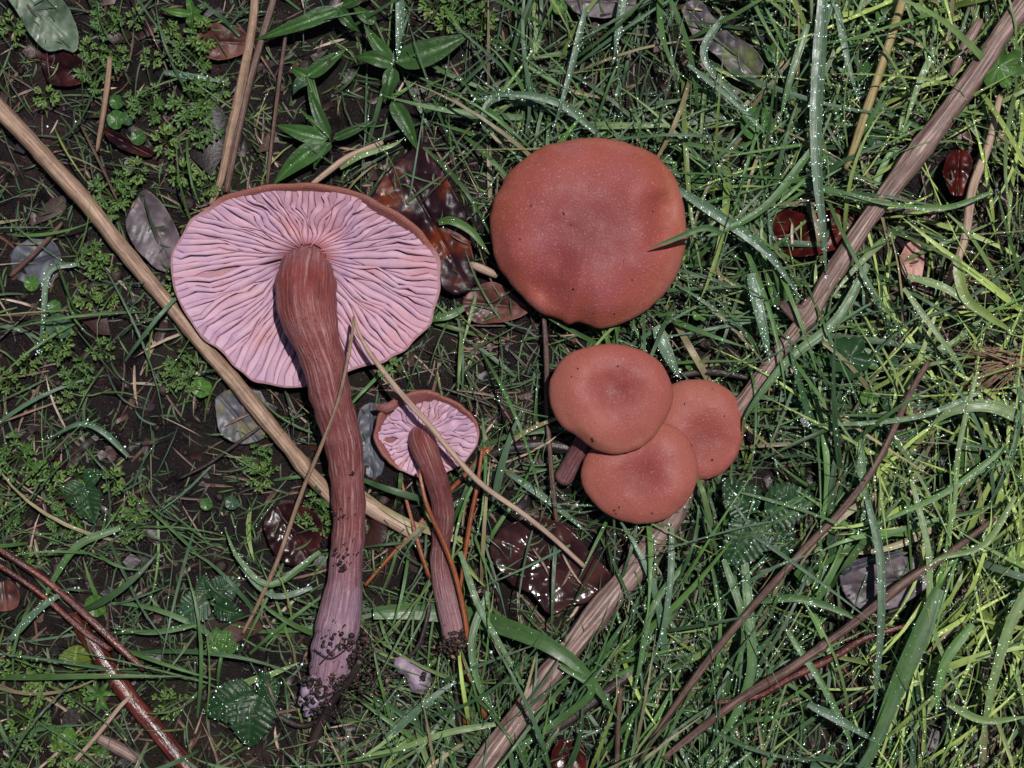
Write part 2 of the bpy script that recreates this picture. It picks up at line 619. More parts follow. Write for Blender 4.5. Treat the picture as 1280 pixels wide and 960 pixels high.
# ---------------------------------------------------------------- mushrooms
def crumbs(centres, size, sd, squash=0.8):
    """irregular lumps joined: rows of centres (u,v,z), sizes -> P, F"""
    r = np.random.default_rng(sd)
    ph = (1 + 5 ** .5) / 2
    ico = np.array([(-1, ph, 0), (1, ph, 0), (-1, -ph, 0), (1, -ph, 0), (0, -1, ph), (0, 1, ph), (0, -1, -ph), (0, 1, -ph), (ph, 0, -1), (ph, 0, 1), (-ph, 0, -1), (-ph, 0, 1)]) / 1.9
    fi = np.array([(0, 11, 5), (0, 5, 1), (0, 1, 7), (0, 7, 10), (0, 10, 11), (1, 5, 9), (5, 11, 4), (11, 10, 2), (10, 7, 6), (7, 1, 8), (3, 9, 4), (3, 4, 2), (3, 2, 6), (3, 6, 8), (3, 8, 9), (4, 9, 5), (2, 4, 11), (6, 2, 10), (8, 6, 7), (9, 8, 1)])
    n = len(centres)
    sc = np.asarray(size)[:, None, None] * r.uniform(0.55, 1.3, (n, 1, 3)) * np.array([1, 1, squash])
    V = ico[None] * sc * r.uniform(0.7, 1.25, (n, 12, 1))
    an = r.uniform(0, 6.28, n)
    ca, sa = np.cos(an)[:, None], np.sin(an)[:, None]
    V = np.stack([V[..., 0] * ca - V[..., 1] * sa, V[..., 0] * sa + V[..., 1] * ca, V[..., 2]], -1) + np.asarray(centres)[:, None, :]
    F = (fi[None] + 12 * np.arange(n)[:, None, None]).reshape(-1, 3)[:, ::-1]
    return V.reshape(-1, 3), F


def crumb_col(n, sd, per=12, tan=False):
    r = np.random.default_rng(sd)
    pal = np.array([srgb('#2b201d'), srgb('#1d1514'), srgb('#3d2d28'), srgb('#54403a'), srgb('#5b3428'), srgb('#4b4545')])
    if tan:
        pal = np.vstack([pal[:5], srgb('#8a7263')])
    return np.repeat(pal[r.choice(6, n, p=[.28, .22, .2, .12, .08, .1])], per, 0)


def gilled_mushroom(label, outline, attach, stem_path, z_mid, tilt, depth, n_full, band_fn, stem_matname, gill_h, seed, decur=20):
    zref = z_mid
    OU, OV = persp(np.array([p[0] for p in outline], float), np.array([p[1] for p in outline], float), zref)
    au, av = persp(attach[0], attach[1], zref)
    poly = arc_resample(catmull(np.stack([OU, OV], 1), 600, True), 360, True)
    ctr = poly.mean(0)
    d = poly - np.array([au, av])
    s_ = np.arange(360)
    wob = 1 + 0.02 * np.interp(s_, np.arange(0, 361, 6), np.append((q := np.random.default_rng(seed).uniform(-1, 1, 60)), q[0]))
    wob = sum(np.roll(wob, q_) * w_ for q_, w_ in ((-3, .1), (-2, .15), (-1, .15), (0, .2), (1, .15), (2, .15), (3, .1)))
    poly = np.array([au, av]) + d * wob[:, None]
    cyv = ctr[1]

    def rim_at(f):
        f = np.asarray(f) % 1.0 * 360
        i = np.floor(f).astype(int) % 360
        w = f - np.floor(f)
        return poly[i] * (1 - w)[..., None] + poly[(i + 1) % 360] * w[..., None]

    def surf(f, t):
        """inner (gill side) surface"""
        f = np.asarray(f, float)
        t = np.asarray(t, float)
        R = rim_at(f)
        zr = z_mid + tilt * (cyv - R[..., 1])
        uv_ = np.array([au, av]) + (R - np.array([au, av])) * t[..., None]
        z = (z_mid - depth) + (zr - (z_mid - depth)) * t ** 1.5
        return np.concatenate([uv_, z[..., None]], -1)

    root = empty('gilled_mushroom', world_pts([(ctr[0], ctr[1], 0)])[0])
    tag(root, label, 'mushroom')
    # cap shell
    nf = 240
    f = np.linspace(0, 1, nf, endpoint=False)
    band = band_fn(rim_at(f) - np.array([[au, av]]))            # share of the radius where the margin rolls over, per angle
    rings = []
    for t in np.linspace(0.05, 1, 16):
        p = surf(f, np.full(nf, t))
        b0 = 1 - band
        lift = np.clip((t - b0) / (band + 1e-6), 0, 1)
        p[:, 2] += gill_h * 1.05 * np.sin(lift * np.pi * 0.5) * np.clip(band / 0.05, 0.15, 1) - 1.5 * (lift < 0.02)
        rings.append((p, t))
    nin = len(rings)
    for q in (0.35, 0.75, 1.0):                              # round the margin
        p = surf(f, np.full(nf, 1.0))
        lp = rings[nin - 1][0]
        dirv = p[:, :2] - np.array([au, av])
        dirv /= np.linalg.norm(dirv, axis=1)[:, None]
        x = p.copy()
        x[:, :2] += dirv * (0.6 + 1.6 * np.clip(band / 0.05, 0, 1))[:, None] * math.sin(q * math.pi)
        x[:, 2] = lp[:, 2] - (lp[:, 2] - p[:, 2] + 5) * q
        rings.append((x, 1.0))
    for t in (0.93, 0.8, 0.6, 0.4, 0.2, 0.05):                 # outside of the cap
        p = surf(f, np.full(nf, t))
        p[:, 2] -= 5 + 11 * (1 - t * t)
        p[:, 2] = np.maximum(p[:, 2], 1)
        rings.append((p, t))
    P = np.concatenate([r[0] for r in rings])
    tcol = np.concatenate([np.full(nf, r[1]) for r in rings])
    pink = np.clip(1 - (band - 0.012) / 0.03, 0, 0.85)
    gcol = np.concatenate([pink if q < nin + 2 else pink * 0 for q in range(len(rings))])
    cap = obj('cap', P, grid_faces(len(rings), nf, True), MATS['cap_margin'], root, col=np.stack([tcol, gcol, tcol * 0], 1))
    # gills, each a thick plate
    D = 1.0 / n_full
    r = np.random.default_rng(seed + 1)
    t2 = r.uniform(0.26, 0.5, n_full)                          # where each short gill starts
    sm = lambda x: np.clip(x, 0, 1) ** 2 * (3 - 2 * np.clip(x, 0, 1))
    sway = lambda ff, ts: D * (0.95 * noise2(ff * 46, ts * 4.2, 1.0, 31) * np.sin(np.pi * np.clip(ts * 1.05, 0, 1)) + 0.22 * noise2(ff * 140, ts * 13, 1.0, 32) * np.clip(ts * 2, 0, 1))
    for g in range(2 * n_full):
        h = g // 2
        full = g % 2 == 0
        f0 = h * D if full else (h + 0.5) * D
        tend = 1 - 0.92 * float(np.interp(f0 % 1, np.append(f, 1), np.append(band, band[0]))) - r.uniform(0, 0.012)
        tst = r.uniform(0.1, 0.16) if full else t2[h]
        ns = 12 if full else 9
        ts = np.linspace(tst, tend, ns)
        if full:
            lo_ = f0 - D / 2 + D / 4 * sm((ts - t2[h - 1]) / 0.14)
            hi_ = f0 + D / 2 - D / 4 * sm((ts - t2[h]) / 0.14)
        else:
            q_ = D / 4 * sm((ts - tst) / 0.14)
            lo_, hi_ = f0 - q_, f0 + q_
        lo_ = lo_ + sway(lo_, ts)
        hi_ = hi_ + sway(hi_, ts)
        cen, ha = (lo_ + hi_) / 2, (hi_ - lo_) / 2 * r.uniform(0.9, 1.0)
        hh = gill_h * r.uniform(0.78, 1.12) * np.clip(np.sin(np.clip((ts - tst) / (tend - tst) * 0.94 + (0.3 if full else 0.1), 0, 1) ** 1.3 * np.pi) * 1.9, 0.15, 1)
        lean = r.uniform(-1, 1)
        prof = [(-1.0, -0.35), (-0.98, 0.8 - 0.16 * lean), (-0.74, 1.0 - 0.06 * lean), (0.7, 0.96 + 0.08 * lean), (0.98, 0.76 + 0.16 * lean), (1.0, -0.35)]
        V = []
        for a_, h_ in prof:
            p = surf(cen + ha * a_, ts)
            p[:, 2] += hh * h_
            if full:
                p[:, 2] += decur * np.clip(1 - (ts - 0.1) / 0.26, 0, 1) ** 1.5
            V.append(p)
        V = np.stack(V, 1).reshape(-1, 3)
        red = np.repeat(np.clip(1 - (ts - tst) / 0.14, 0, 1) ** 1.3 * (0.9 if full else 0.0), 6)
        obj('gill', V, grid_faces(ns, 6), MATS['gill_flesh'], cap, col=np.stack([red] * 3, 1))
    # stem
    P, F, uv, t, C = tube(stem_path, 48, 4, 0.0, 0.13, seed, True, zref)
    stem = obj('stem', P, F, MATS[stem_matname], root, col=np.stack([t] * 3, 1), uv=uv)
    X, Y = raster_poly(poly)
    block(X, Y, -2, 1e5)
    block_path(C[:, :2], C[:, 3], C[:, 2], False)
    return root, stem, C


M1_out = [(213, 345), (216, 318), (228, 292), (250, 268), (275, 252), (305, 241), (340, 234), (375, 232), (410, 235), (445, 243), (475, 256), (505, 272),
          (528, 292), (545, 318), (551, 345), (549, 370), (540, 398), (524, 420), (505, 438), (482, 450), (460, 458), (435, 466), (410, 474), (388, 479), (372, 483), (352, 486),
          (335, 483), (315, 474), (295, 460), (272, 440), (250, 418), (232, 395), (218, 370)]


def band1(d):
    a = np.arctan2(-d[:, 1], d[:, 0])            # 0 = east, pi/2 = north
    return 0.008 + 0.08 * np.exp(-((a - 1.5) / 0.55) ** 2) + 0.12 * np.exp(-((a - 0.45) / 0.33) ** 2) + 0.05 * np.exp(-((a - 2.3) / 0.4) ** 2)


M1_stem = [(385, 326, 14, 30), (385, 338, 34, 34), (385, 356, 54, 36), (387, 385, 70, 34.5), (396, 420, 74, 29.5), (409, 460, 72, 27.5), (419, 500, 65, 25),
           (428, 540, 56, 23.5), (434, 580, 47, 22.5), (437, 620, 40, 21.5), (436, 660, 35, 21), (431, 700, 32, 22.5), (427, 740, 31, 25), (421, 780, 31, 27), (414, 820, 31, 27),
           (409, 846, 31, 23), (405, 866, 30, 17), (402, 880, 29, 8)]
m1, m1_stem, C1 = gilled_mushroom('large mushroom turned over with wide pink gills and a long reddish stem', M1_out, (385, 318), M1_stem, 46, 0.13, 24, 52, band1, 'stem_big', 8.5, 11, 30)

M2_out = [(469, 548), (471, 530), (478, 514), (492, 501), (512, 492), (533, 489), (556, 497), (576, 508), (592, 523), (597, 541), (594, 558), (583, 575), (565, 587), (545, 595),
          (528, 598), (510, 592), (490, 580), (476, 565)]


def band2(d):
    a = np.arctan2(-d[:, 1], d[:, 0])
    return 0.012 + 0.30 * np.exp(-((a - 1.75) / 0.6) ** 2) + 0.14 * np.exp(-((np.abs(a) - 2.7) / 0.4) ** 2) + 0.1 * np.exp(-((a - 0.6) / 0.4) ** 2)


M2_stem = [(527, 544, 14, 16), (527, 551, 28, 17.5), (531, 562, 38, 17), (539, 582, 40, 15), (546, 602, 37, 14), (552, 626, 31, 13), (554, 650, 26, 13), (551, 675, 22, 12.2), (550, 700, 20, 13),
           (553, 725, 19, 13.5), (558, 750, 19, 14), (564, 775, 19, 15), (568, 797, 19, 15), (570, 808, 18, 9)]
m2, m2_stem, C2 = gilled_mushroom('small upturned mushroom with pink gills and a thin kinked stem', M2_out, (527, 543), M2_stem, 30, 0.13, 14, 26, band2, 'stem_small', 5, 23, 14)
# torn flap of the small cap's margin
u, v = persp(np.array([498, 480, 467, 470, 484, 494]), np.array([500, 505, 507, 512, 517, 512]), 38)
P = np.stack([u, v, [45, 43, 41, 40, 41, 43]], 1)
P = np.vstack([P, P - [0, 0, 4]])
i = np.arange(6)
obj('torn_flap', P, [np.array([[0, 1, 2, 3, 4, 5]])[:, ::-1], np.array([[6, 7, 8, 9, 10, 11]]), np.stack([i, (i + 1) % 6, (i + 1) % 6 + 6, i + 6], 1)], MATS['cap_margin'], m2,
    col=np.tile([0.9, 0, 0], (12, 1)))


def stem_dirt(stem, spots, sd, name='soil_crumbs', lo=1.2, hi=4):
    r = np.random.default_rng(sd)
    C, Z = [], []
    for (x, y, z, spread, n) in spots:
        u, v = persp(x, y, z)
        for q in range(n):
            a = r.normal(0, 0.45, 2) * spread
            C.append((u + a[0], v + a[1], z + r.uniform(-0.5, 0.3) * spread * 0.5))
            Z.append(r.uniform(lo, hi))
    P, F = crumbs(C, Z, sd)
    o = obj(name, P, F, MATS['soil_crumb'], stem, smooth=True, col=crumb_col(len(C), sd, 12, True))
    o['kind'] = 'stuff'
    return o


stem_dirt(m1_stem, [(400, 862, 54, 20, 70), (392, 876, 44, 18, 70), (408, 884, 40, 20, 70), (436, 805, 58, 12, 24), (440, 825, 50, 14, 40), (452, 815, 40, 18, 60), (440, 848, 44, 20, 80), (470, 842, 28, 24, 100), (490, 856, 20, 20, 60),
                    (412, 806, 66, 16, 10), (428, 712, 63, 4, 6), (432, 702, 63, 7, 5), (388, 850, 60, 10, 22), (424, 852, 58, 14, 40), (458, 800, 34, 10, 30)], 5, lo=0.9, hi=3.6)
stem_dirt(m1_stem, [(415, 790, 66, 30, 22), (430, 690, 65, 22, 18), (425, 640, 69, 14, 10), (440, 590, 76, 3, 6)], 6, lo=0.9, hi=2.0)
stem_dirt(m2_stem, [(569, 804, 34, 15, 90), (576, 800, 34, 14, 60), (560, 810, 26, 14, 60), (570, 812, 24, 18, 70)], 7, lo=1.0, hi=3.6)


def mycelium(stem, spots, sd):
    r = np.random.default_rng(sd)
    C, Z = [], []
    for (x, y, z, spread, n, size) in spots:
        u, v = persp(x, y, z)
        for q in range(n):
            a = r.normal(0, 0.45, 2) * spread
            C.append((u + a[0], v + a[1], z + r.uniform(-3, 3)))
            Z.append(size * r.uniform(0.6, 1.3))
    P, F = crumbs(C, Z, sd)
    o = obj('mycelium', P, F, MATS['violet_flesh'], stem)
    o['kind'] = 'stuff'


mycelium(m1_stem, [(396, 858, 44, 16, 16, 8), (392, 876, 36, 14, 18, 7), (412, 872, 34, 14, 14, 6), (430, 846, 40, 12, 10, 6), (388, 890, 26, 10, 10, 5)], 61)
# shreds of litter matted round the foot
for q_, p_ in enumerate([[(380, 885, 30, 1.2), (410, 868, 52, 1.4), (440, 852, 44, 1)], [(418, 900, 22, 1.6), (430, 868, 44, 1.8), (448, 830, 46, 1.2)], [(392, 812, 58, 1.0), (415, 822, 68, 1.2), (440, 806, 56, 0.9)], [(440, 880, 20, 1.4), (470, 850, 30, 1.6), (500, 842, 24, 1)], [(400, 830, 64, 1.0), (418, 812, 68, 1.1), (432, 800, 62, 0.8)]]):
    P, F, uv, t, C = tube(p_, 6, 4, 0, 0.2, q_)
    obj('root_fibre', P, F, MATS['dark_twig'], m1_stem, uv=uv)


def top_mushroom(label, outline, z_rim, dome, centre, dip, dip_r, stem_to, matname, bumps, seed, stem_r=16, rimdrop=9, tint=0.1, specks=()):
    zref = z_rim + dome * 0.5
    OU, OV = persp(np.array([p[0] for p in outline], float), np.array([p[1] for p in outline], float), zref)
    n = 200
    poly = arc_resample(catmull(np.stack([OU, OV], 1), 800, True), n, True)
    cu, cv = persp(centre[0], centre[1], zref)
    mid = poly.mean(0)
    th = np.arange(n)
    rr = np.random.default_rng(seed)
    q = rr.uniform(-1, 1, 50)
    q2 = rr.uniform(-1, 1, 110)
    poly = mid + (poly - mid) * (1 + 0.007 * np.interp(th, np.linspace(0, n, 51), np.append(q, q[0])) + 0.004 * np.interp(th, np.linspace(0, n, 111), np.append(q2, q2[0])))[:, None]
    root = empty('capped_mushroom', world_pts([(mid[0], mid[1], 0)])[0])
    tag(root, label, 'mushroom')

    def height(uv_, t):
        z = z_rim + dome * (1 - t ** 2.4) ** 0.62
        d = np.hypot(uv_[:, 0] - cu, uv_[:, 1] - cv)
        z -= dip * np.exp(-(d / dip_r) ** 2)
        for (bx, by, br, ba) in bumps:
            bu, bv = persp(bx, by, zref)
            z += ba * np.exp(-((uv_[:, 0] - bu) ** 2 + (uv_[:, 1] - bv) ** 2) / br ** 2) * np.clip((1 - t) * 6, 0.35, 1)
        z += noise2(uv_[:, 0], uv_[:, 1], 34, 40) * 1.5 + noise2(uv_[:, 0], uv_[:, 1], 14, 41) * 0.5
        return z

    rings, ts = [], []
    for t in np.concatenate([np.linspace(0.0, 0.9, 26), [0.93, 0.955, 0.975, 0.99, 1.0]]):
        p2 = mid + (poly - mid) * max(t, 0.002)
        z = height(p2, np.full(n, t))
        rings.append(np.concatenate([p2, z[:, None]], 1))
        d = np.hypot(p2[:, 0] - cu, p2[:, 1] - cv)
        rad = np.linalg.norm(poly - mid, axis=1)
        ts.append(np.clip(d / rad, 0, 1))
    zr = rings[-1][:, 2]
    for q, dz in ((0.997, -3), (0.985, -6), (0.965, -rimdrop), (0.94, -rimdrop + 1), (0.90, -rimdrop + 5)):
        p2 = mid + (poly - mid) * q
        rings.append(np.concatenate([p2, (zr + dz)[:, None]], 1))
        ts.append(np.ones(n))
    P = np.concatenate(rings)
    t = np.concatenate(ts)
    cap = obj('cap', P, grid_faces(len(rings), n, True)[:, ::-1], MATS[matname], root, col=np.stack([t, t * 0, t * 0 + tint + 0.12 * noise2(P[:, 0] + seed * 50, P[:, 1], 40, 43)], 1))
    # gills under the cap: ridged sheet down to the stem
    su, sv = persp(stem_to[0], stem_to[1], 8)
    gr = []
    al = np.where(np.arange(n) % 2 == 0, 1.0, -1.0)
    for q in (0.92, 0.8, 0.6, 0.4, 0.22):
        p2 = mid + (poly - mid) * q
        base = zr.mean() - rimdrop + 6 + (1 - q) * (dome * 0.25)
        gr.append(np.concatenate([p2, (base + al * 2.2 * min(1, q * 1.4))[:, None]], 1))
    obj('gills', np.concatenate(gr), grid_faces(len(gr), n, True)[:, ::-1], MATS['gill_flesh'], root, col=np.zeros((n * len(gr), 3)))
    zt = z_rim + dome * 0.3
    L = []
    for f in np.linspace(0, 1, 6):
        ff = f ** 1.4
        L.append((mid[0] * (1 - ff) + su * ff, mid[1] * (1 - ff) + sv * ff, zt * (1 - f) + (stem_r * 0.6 if np.hypot(mid[0] - su, mid[1] - sv) > 40 else -2) * f, stem_r * (1.15 - 0.25 * f)))
    L = np.array(L)
    kk = (H - 0) / H
    P, F, uv, t, C = tube(L, 20, 5, 0, 0.08, seed, True, 0.0)
    obj('stem', P, F, MATS['stem_small'], root, col=np.stack([0.45 + t * 0.3] * 3, 1), uv=uv)
    block_path(C[:, :2], C[:, 3], C[:, 2], False)
    X, Y = raster_poly(poly)
    block(X, Y, z_rim - rimdrop - 8, 1e5)
    if specks:
        C_, Z_ = [], []
        allp = np.concatenate(rings[:31])
        for (sx, sy, sr) in specks:
            qu, qv = persp(sx, sy, zref)
            w_ = np.argmin((allp[:, 0] - qu) ** 2 + (allp[:, 1] - qv) ** 2)
            C_.append((qu, qv, allp[w_, 2] + sr * 0.1)); Z_.append(sr)
        Ps, Fs = crumbs(C_, Z_, seed)
        obj('soil_speck', Ps, Fs, MATS['soil_crumb'], cap, col=crumb_col(len(C_), seed))['kind'] = 'stuff'
    return root, cap


M3_out = [(612, 275), (616, 250), (626, 232), (635, 215), (652, 198), (675, 183), (700, 175), (735, 170), (765, 171), (795, 179), (822, 192), (840, 212), (852, 235), (857, 258),
          (860, 285), (858, 310), (852, 335), (838, 358), (820, 378), (800, 395), (775, 405), (750, 410), (725, 402), (712, 405), (700, 399), (680, 393), (662, 380), (645, 362), (628, 340), (616, 312)]
m3, m3c = top_mushroom('largest smooth brick brown cap, resting on the grass by itself', M3_out, 46, 44, (730, 292), 9, 70, (735, 290), 'cap_skin_large',
                       [(828, 258, 19, -15), (828, 296, 17, -11), (696, 330, 20, -9), (684, 360, 19, -13), (673, 392, 20, -12), (800, 240, 38, 9), (735, 352, 36, 9), (640, 320, 26, 5), (770, 385, 24, 4), (700, 235, 50, 3), (660, 300, 40, 3), (845, 300, 25, 4), (700, 270, 5, 1.5), (712, 284, 5, -1.5), (770, 230, 30, -2)], 31, tint=0.0, specks=[(664, 258, 1.8), (815, 265, 1.6), (672, 352, 1.5), (716, 362, 1.6), (742, 392, 1.5), (768, 392, 1.4), (704, 268, 2.2), (650, 300, 1.4), (790, 350, 1.3)])
M6_out = [(932, 535), (928, 510), (915, 490), (895, 478), (872, 474), (850, 477), (832, 487), (818, 505), (811, 530), (816, 560), (830, 582), (850, 595), (873, 600), (895, 597), (915, 582), (927, 560)]
m6, _ = top_mushroom('small brown cap at the back of the trio, partly tucked under the other two', M6_out, 30, 24, (880, 546), 11, 34, (872, 540), 'cap_skin_small', [(900, 500, 30, 3), (915, 560, 20, -3)], 34, 12, 7, 0.22, specks=[(855, 505, 1.4), (905, 520, 1.3), (890, 575, 1.5)])
M5_out = [(726, 590), (732, 615), (748, 635), (770, 649), (798, 656), (828, 652), (850, 638), (866, 618), (873, 595), (871, 570), (862, 550), (848, 536), (830, 528), (808, 527), (785, 532), (760, 545), (738, 563)]
m5, _ = top_mushroom('small brown cap in the middle of the trio, just above the slanted stalk', M5_out, 50, 26, (803, 592), 12, 34, (800, 590), 'cap_skin_small', [(800, 540, 22, -4), (845, 610, 25, 3), (750, 610, 22, -2.5)], 35, 13, 7, 0.14, specks=[(768, 638, 2.0), (774, 634, 1.6), (770, 642, 1.4), (815, 641, 1.4), (865, 557, 1.3)])
M4_out = [(686, 492), (690, 470), (702, 450), (720, 438), (745, 431), (772, 430), (800, 436), (822, 449), (836, 468), (843, 490), (840, 510), (830, 530), (817, 548), (802, 560), (785, 566), (765, 568),
          (745, 563), (731, 554), (718, 543), (703, 534), (692, 517)]
m4, _ = top_mushroom('round brown cap lying over its neighbours, topmost of the trio', M4_out, 76, 28, (773, 487), 12, 38, (703, 600), 'cap_skin_small', [(800, 545, 25, -3), (720, 470, 30, 3), (740, 545, 22, 4), (705, 530, 15, -3), (815, 470, 24, 3)], 36, 13, 7, 0.04, specks=[(740, 548, 2.6), (741, 551, 1.8), (722, 461, 1.5), (714, 471, 1.4), (772, 458, 1.2)])

# loose violet scrap of stem base and the crumb clods round it
u, v = persp(520, 838, 16)
P, F, uv, t, C = tube([(496, 822, 14, 5), (506, 828, 18, 11), (515, 836, 17, 9), (522, 846, 16, 12), (528, 853, 14, 17), (536, 858, 12, 7)], 18, 2.5, 0.1, 0.45, 3)
o = obj('stem_scrap', P, F, MATS['violet_flesh'], base=(u, v, 2), uv=uv)
tag(o, 'pale violet scrap of mushroom flesh between the two stem bases', 'mushroom scrap')
stem_dirt(o, [(505, 825, 24, 10, 26), (528, 848, 26, 8, 8), (500, 845, 12, 12, 24)], 8)

# ---------------------------------------------------------------- stalks, twigs, needles
stalk('dry_stalk', 'long tan dry stalk running under the large pink gilled mushroom', 'stalk',
      [(-190, -75, 24, 10.1), (-60, 68, 22, 10.1), (0, 136, 22, 10.1), (100, 243, 22, 10.1), (200, 368, 20, 9.7), (290, 474, 18, 9.2), (345, 541, 16, 9.2), (370, 572, 15, 9.7), (377, 581, 15, 10.9), (384, 590, 15, 9.2), (430, 640, 12, 8.4)],
      'tan_straw', 18, 0.06, 0.16, 1)
stalk('straw', 'short pale broken straw showing between the two mushroom stems', 'straw', [(436, 618, 10, 8), (465, 636, 12, 10), (495, 652, 13, 10), (524, 670, 13, 9)], 'pale_straw', 14, 0.05, 0.1, 50)
S2 = [(1420, -210, 60, 15.0), (1330, -75, 58, 14.1), (1262, 25, 56, 13.6), (1190, 130, 52, 13.2), (1100, 252, 47, 12.3), (1040, 342, 43, 11.4), (1016, 386, 42, 11.9), (1008, 398, 42, 13.2), (998, 410, 41, 10.6), (962, 456, 36, 10.1),
      (936, 497, 28, 11.4), (905, 540, 20, 11.4), (870, 600, 16, 13.2), (833, 658, 22, 15.0), (765, 745, 30, 15.8), (700, 826, 34, 15.8), (640, 908, 36, 16.7), (595, 970, 36, 16.7), (500, 1100, 30, 15.8)]
s2 = stalk('dry_stalk', 'thick grooved woody stalk passing beneath the trio of brown caps', 'stalk', S2, 'grey_bark_stem', 22, 0.07, 0.17, 2)
# papery sheath at the node of the thick stalk
P, F, uv, t, C = tube([(1020, 380, 44, 14), (1005, 392, 46, 14), (990, 388, 46, 9), (975, 378, 44, 3)], 12, 4, 0.05, 0.2, 4, flat=0.4)
obj('leaf_sheath', P, F, MATS['brown_stem'], s2, uv=uv)

stalk('grass_stalk', 'thin reddish brown stem slanting through the grass past the serrated leaves', 'stem',
      [(1160, 452, 62, 3), (1135, 495, 62, 4), (1100, 570, 62, 4.2), (1060, 628, 62, 4.5), (1000, 692, 62, 5), (930, 770, 60, 5), (888, 822, 58, 4.5), (850, 875, 55, 4.5), (800, 950, 50, 3.5), (770, 1000, 45, 3)], 'brown_stem', 9, 0.03, 0.08, 5)
stalk('grass_stalk', 'brown stem with dark joint crossing above the grey purple leaf', 'stem',
      [(1242, 648, 62, 3), (1180, 695, 62, 5), (1130, 728, 62, 6), (1080, 768, 60, 5.5), (1034, 803, 58, 5.5), (1028, 808, 58, 7.5), (1022, 812, 58, 5.5), (985, 838, 56, 6), (930, 872, 52, 6), (880, 910, 48, 5), (830, 950, 44, 4)], 'brown_stem', 10, 0.03, 0.1, 6)
stalk('grass_stalk', 'thinner red brown stem running alongside the jointed brown stem', 'stem',
      [(1130, 782, 56, 3), (1080, 798, 56, 4), (1040, 822, 54, 5), (990, 846, 52, 5), (945, 872, 50, 4), (890, 880, 46, 3)], 'red_stem', 8, 0.03, 0.1, 7)
stalk('straw', 'thin brown straw draped over the large pink gills beside the stem', 'straw',
      [(443, 396, 78, 1.5), (442, 415, 84, 2), (437, 450, 96, 2.2), (424, 505, 96, 2.2), (402, 560, 84, 2.5), (378, 612, 58, 2.7), (345, 700, 38, 2.9), (320, 755, 28, 2.8), (297, 798, 16, 2)], 'tan_straw', 7, 0, 0.1, 8)
stalk('straw', 'long pale straw lying across the small gilled mushroom', 'straw',
      [(443, 396, 76, 1.5), (450, 418, 74, 2.2), (466, 446, 70, 3), (500, 490, 66, 3.6), (536, 530, 64, 3.8), (560, 560, 62, 3.8), (600, 604, 58, 3.6), (650, 640, 52, 3.4), (690, 672, 44, 3.2), (732, 711, 34, 3)], 'pale_straw', 8, 0, 0.08, 9)
stalk('straw', 'thin upright grey straw between the small gilled mushroom and the caps', 'straw',
      [(680, 398, 26, 3), (683, 450, 26, 3.4), (684, 510, 26, 3.2), (687, 560, 26, 3), (692, 620, 24, 3), (697, 660, 20, 2)], 'brown_stem', 8, 0, 0.1, 10)
stalk('twig', 'dark wet twig poking out from under the trio of caps', 'twig',
      [(606, 576, 12, 3), (622, 564, 14, 6), (650, 558, 15, 7), (690, 557, 15, 7), (735, 566, 14, 6)], 'dark_twig', 10, 0, 0.2, 11)
stalk('twig', 'short blackish twig between the trio and the woody stalk', 'twig',
      [(845, 470, 22, 4), (880, 465, 24, 5), (910, 468, 24, 4), (940, 474, 22, 3)], 'dark_twig', 8, 0, 0.2, 12)
stalk('straw', 'split pale dry straw leaning behind the large gilled cap', 'straw',
      [(320, -30, 30, 5), (316, 30, 28, 5.5), (302, 105, 26, 6), (287, 170, 22, 5.5), (275, 225, 18, 4.5), (262, 255, 14, 3)], 'tan_straw', 10, 0.05, 0.1, 13)
stalk('straw', 'dark grey straw lying against the split pale straw', 'straw',
      [(345, -10, 22, 4), (327, 50, 22, 5), (308, 120, 20, 5), (294, 180, 18, 5), (282, 240, 14, 4)], 'brown_stem', 9, 0.04, 0.1, 14)
stalk('straw', 'thin dull brown straw next to the broad lance shaped leaves', 'straw',
      [(358, 40, 24, 2), (350, 95, 24, 2.6), (342, 160, 22, 2.8), (333, 232, 18, 2.4)], 'brown_stem', 7, 0, 0.1, 15)
stalk('straw', 'short tan straw standing on bare soil among tiny weeds', 'straw',
      [(139, 73, 34, 3), (136, 100, 30, 3.6), (128, 145, 22, 3.6), (119, 188, 12, 2.4)], 'tan_straw', 8, 0, 0.08, 16)
stalk('straw', 'thin grey brown straw on bare soil bent at an angle', 'straw',
      [(100, 155, 10, 1.5), (118, 190, 12, 2), (135, 225, 12, 2), (147, 252, 10, 1.5)], 'brown_stem', 6, 0, 0.1, 17)
stalk('red_stalk', 'thick wet red plant stem lying on the soil beneath the rusty needles', 'stem',
      [(88, 770, 12, 7), (112, 800, 14, 10), (138, 838, 15, 11), (165, 876, 15, 11), (195, 912, 15, 11), (235, 962, 15, 11), (270, 1010, 14, 10)], 'red_stem', 14, 0, 0.14, 18)
RN = 'rusty needles over the thick red stem'
stalk('needle', 'long rust red needle lying over the thick red stem', 'needle', [(-40, 664, 22, 4), (0, 688, 24, 4.5), (60, 728, 26, 5), (110, 770, 30, 5), (150, 808, 32, 5), (180, 836, 30, 3.5)], 'red_stem', 8, 0, 0.08, 19, RN)
stalk('needle', 'long rust red needle lying over the thick red stem', 'needle', [(-40, 686, 20, 4), (0, 708, 22, 4), (50, 742, 24, 4.2), (105, 788, 29, 4.2), (140, 812, 30, 3)], 'red_stem', 8, 0, 0.08, 20, RN)
stalk('straw', 'pale thin straw crossing the thick red stem', 'straw', [(166, 868, 30, 2.2), (150, 884, 30, 3), (125, 915, 24, 3), (90, 955, 16, 3)], 'pale_straw', 7, 0, 0.08, 21)
stalk('straw', 'weathered grey brown straw half buried near the thick red stem', 'straw', [(120, 922, 8, 6), (145, 934, 10, 8), (172, 950, 9, 7)], 'grey_bark_stem', 10, 0.05, 0.15, 22)
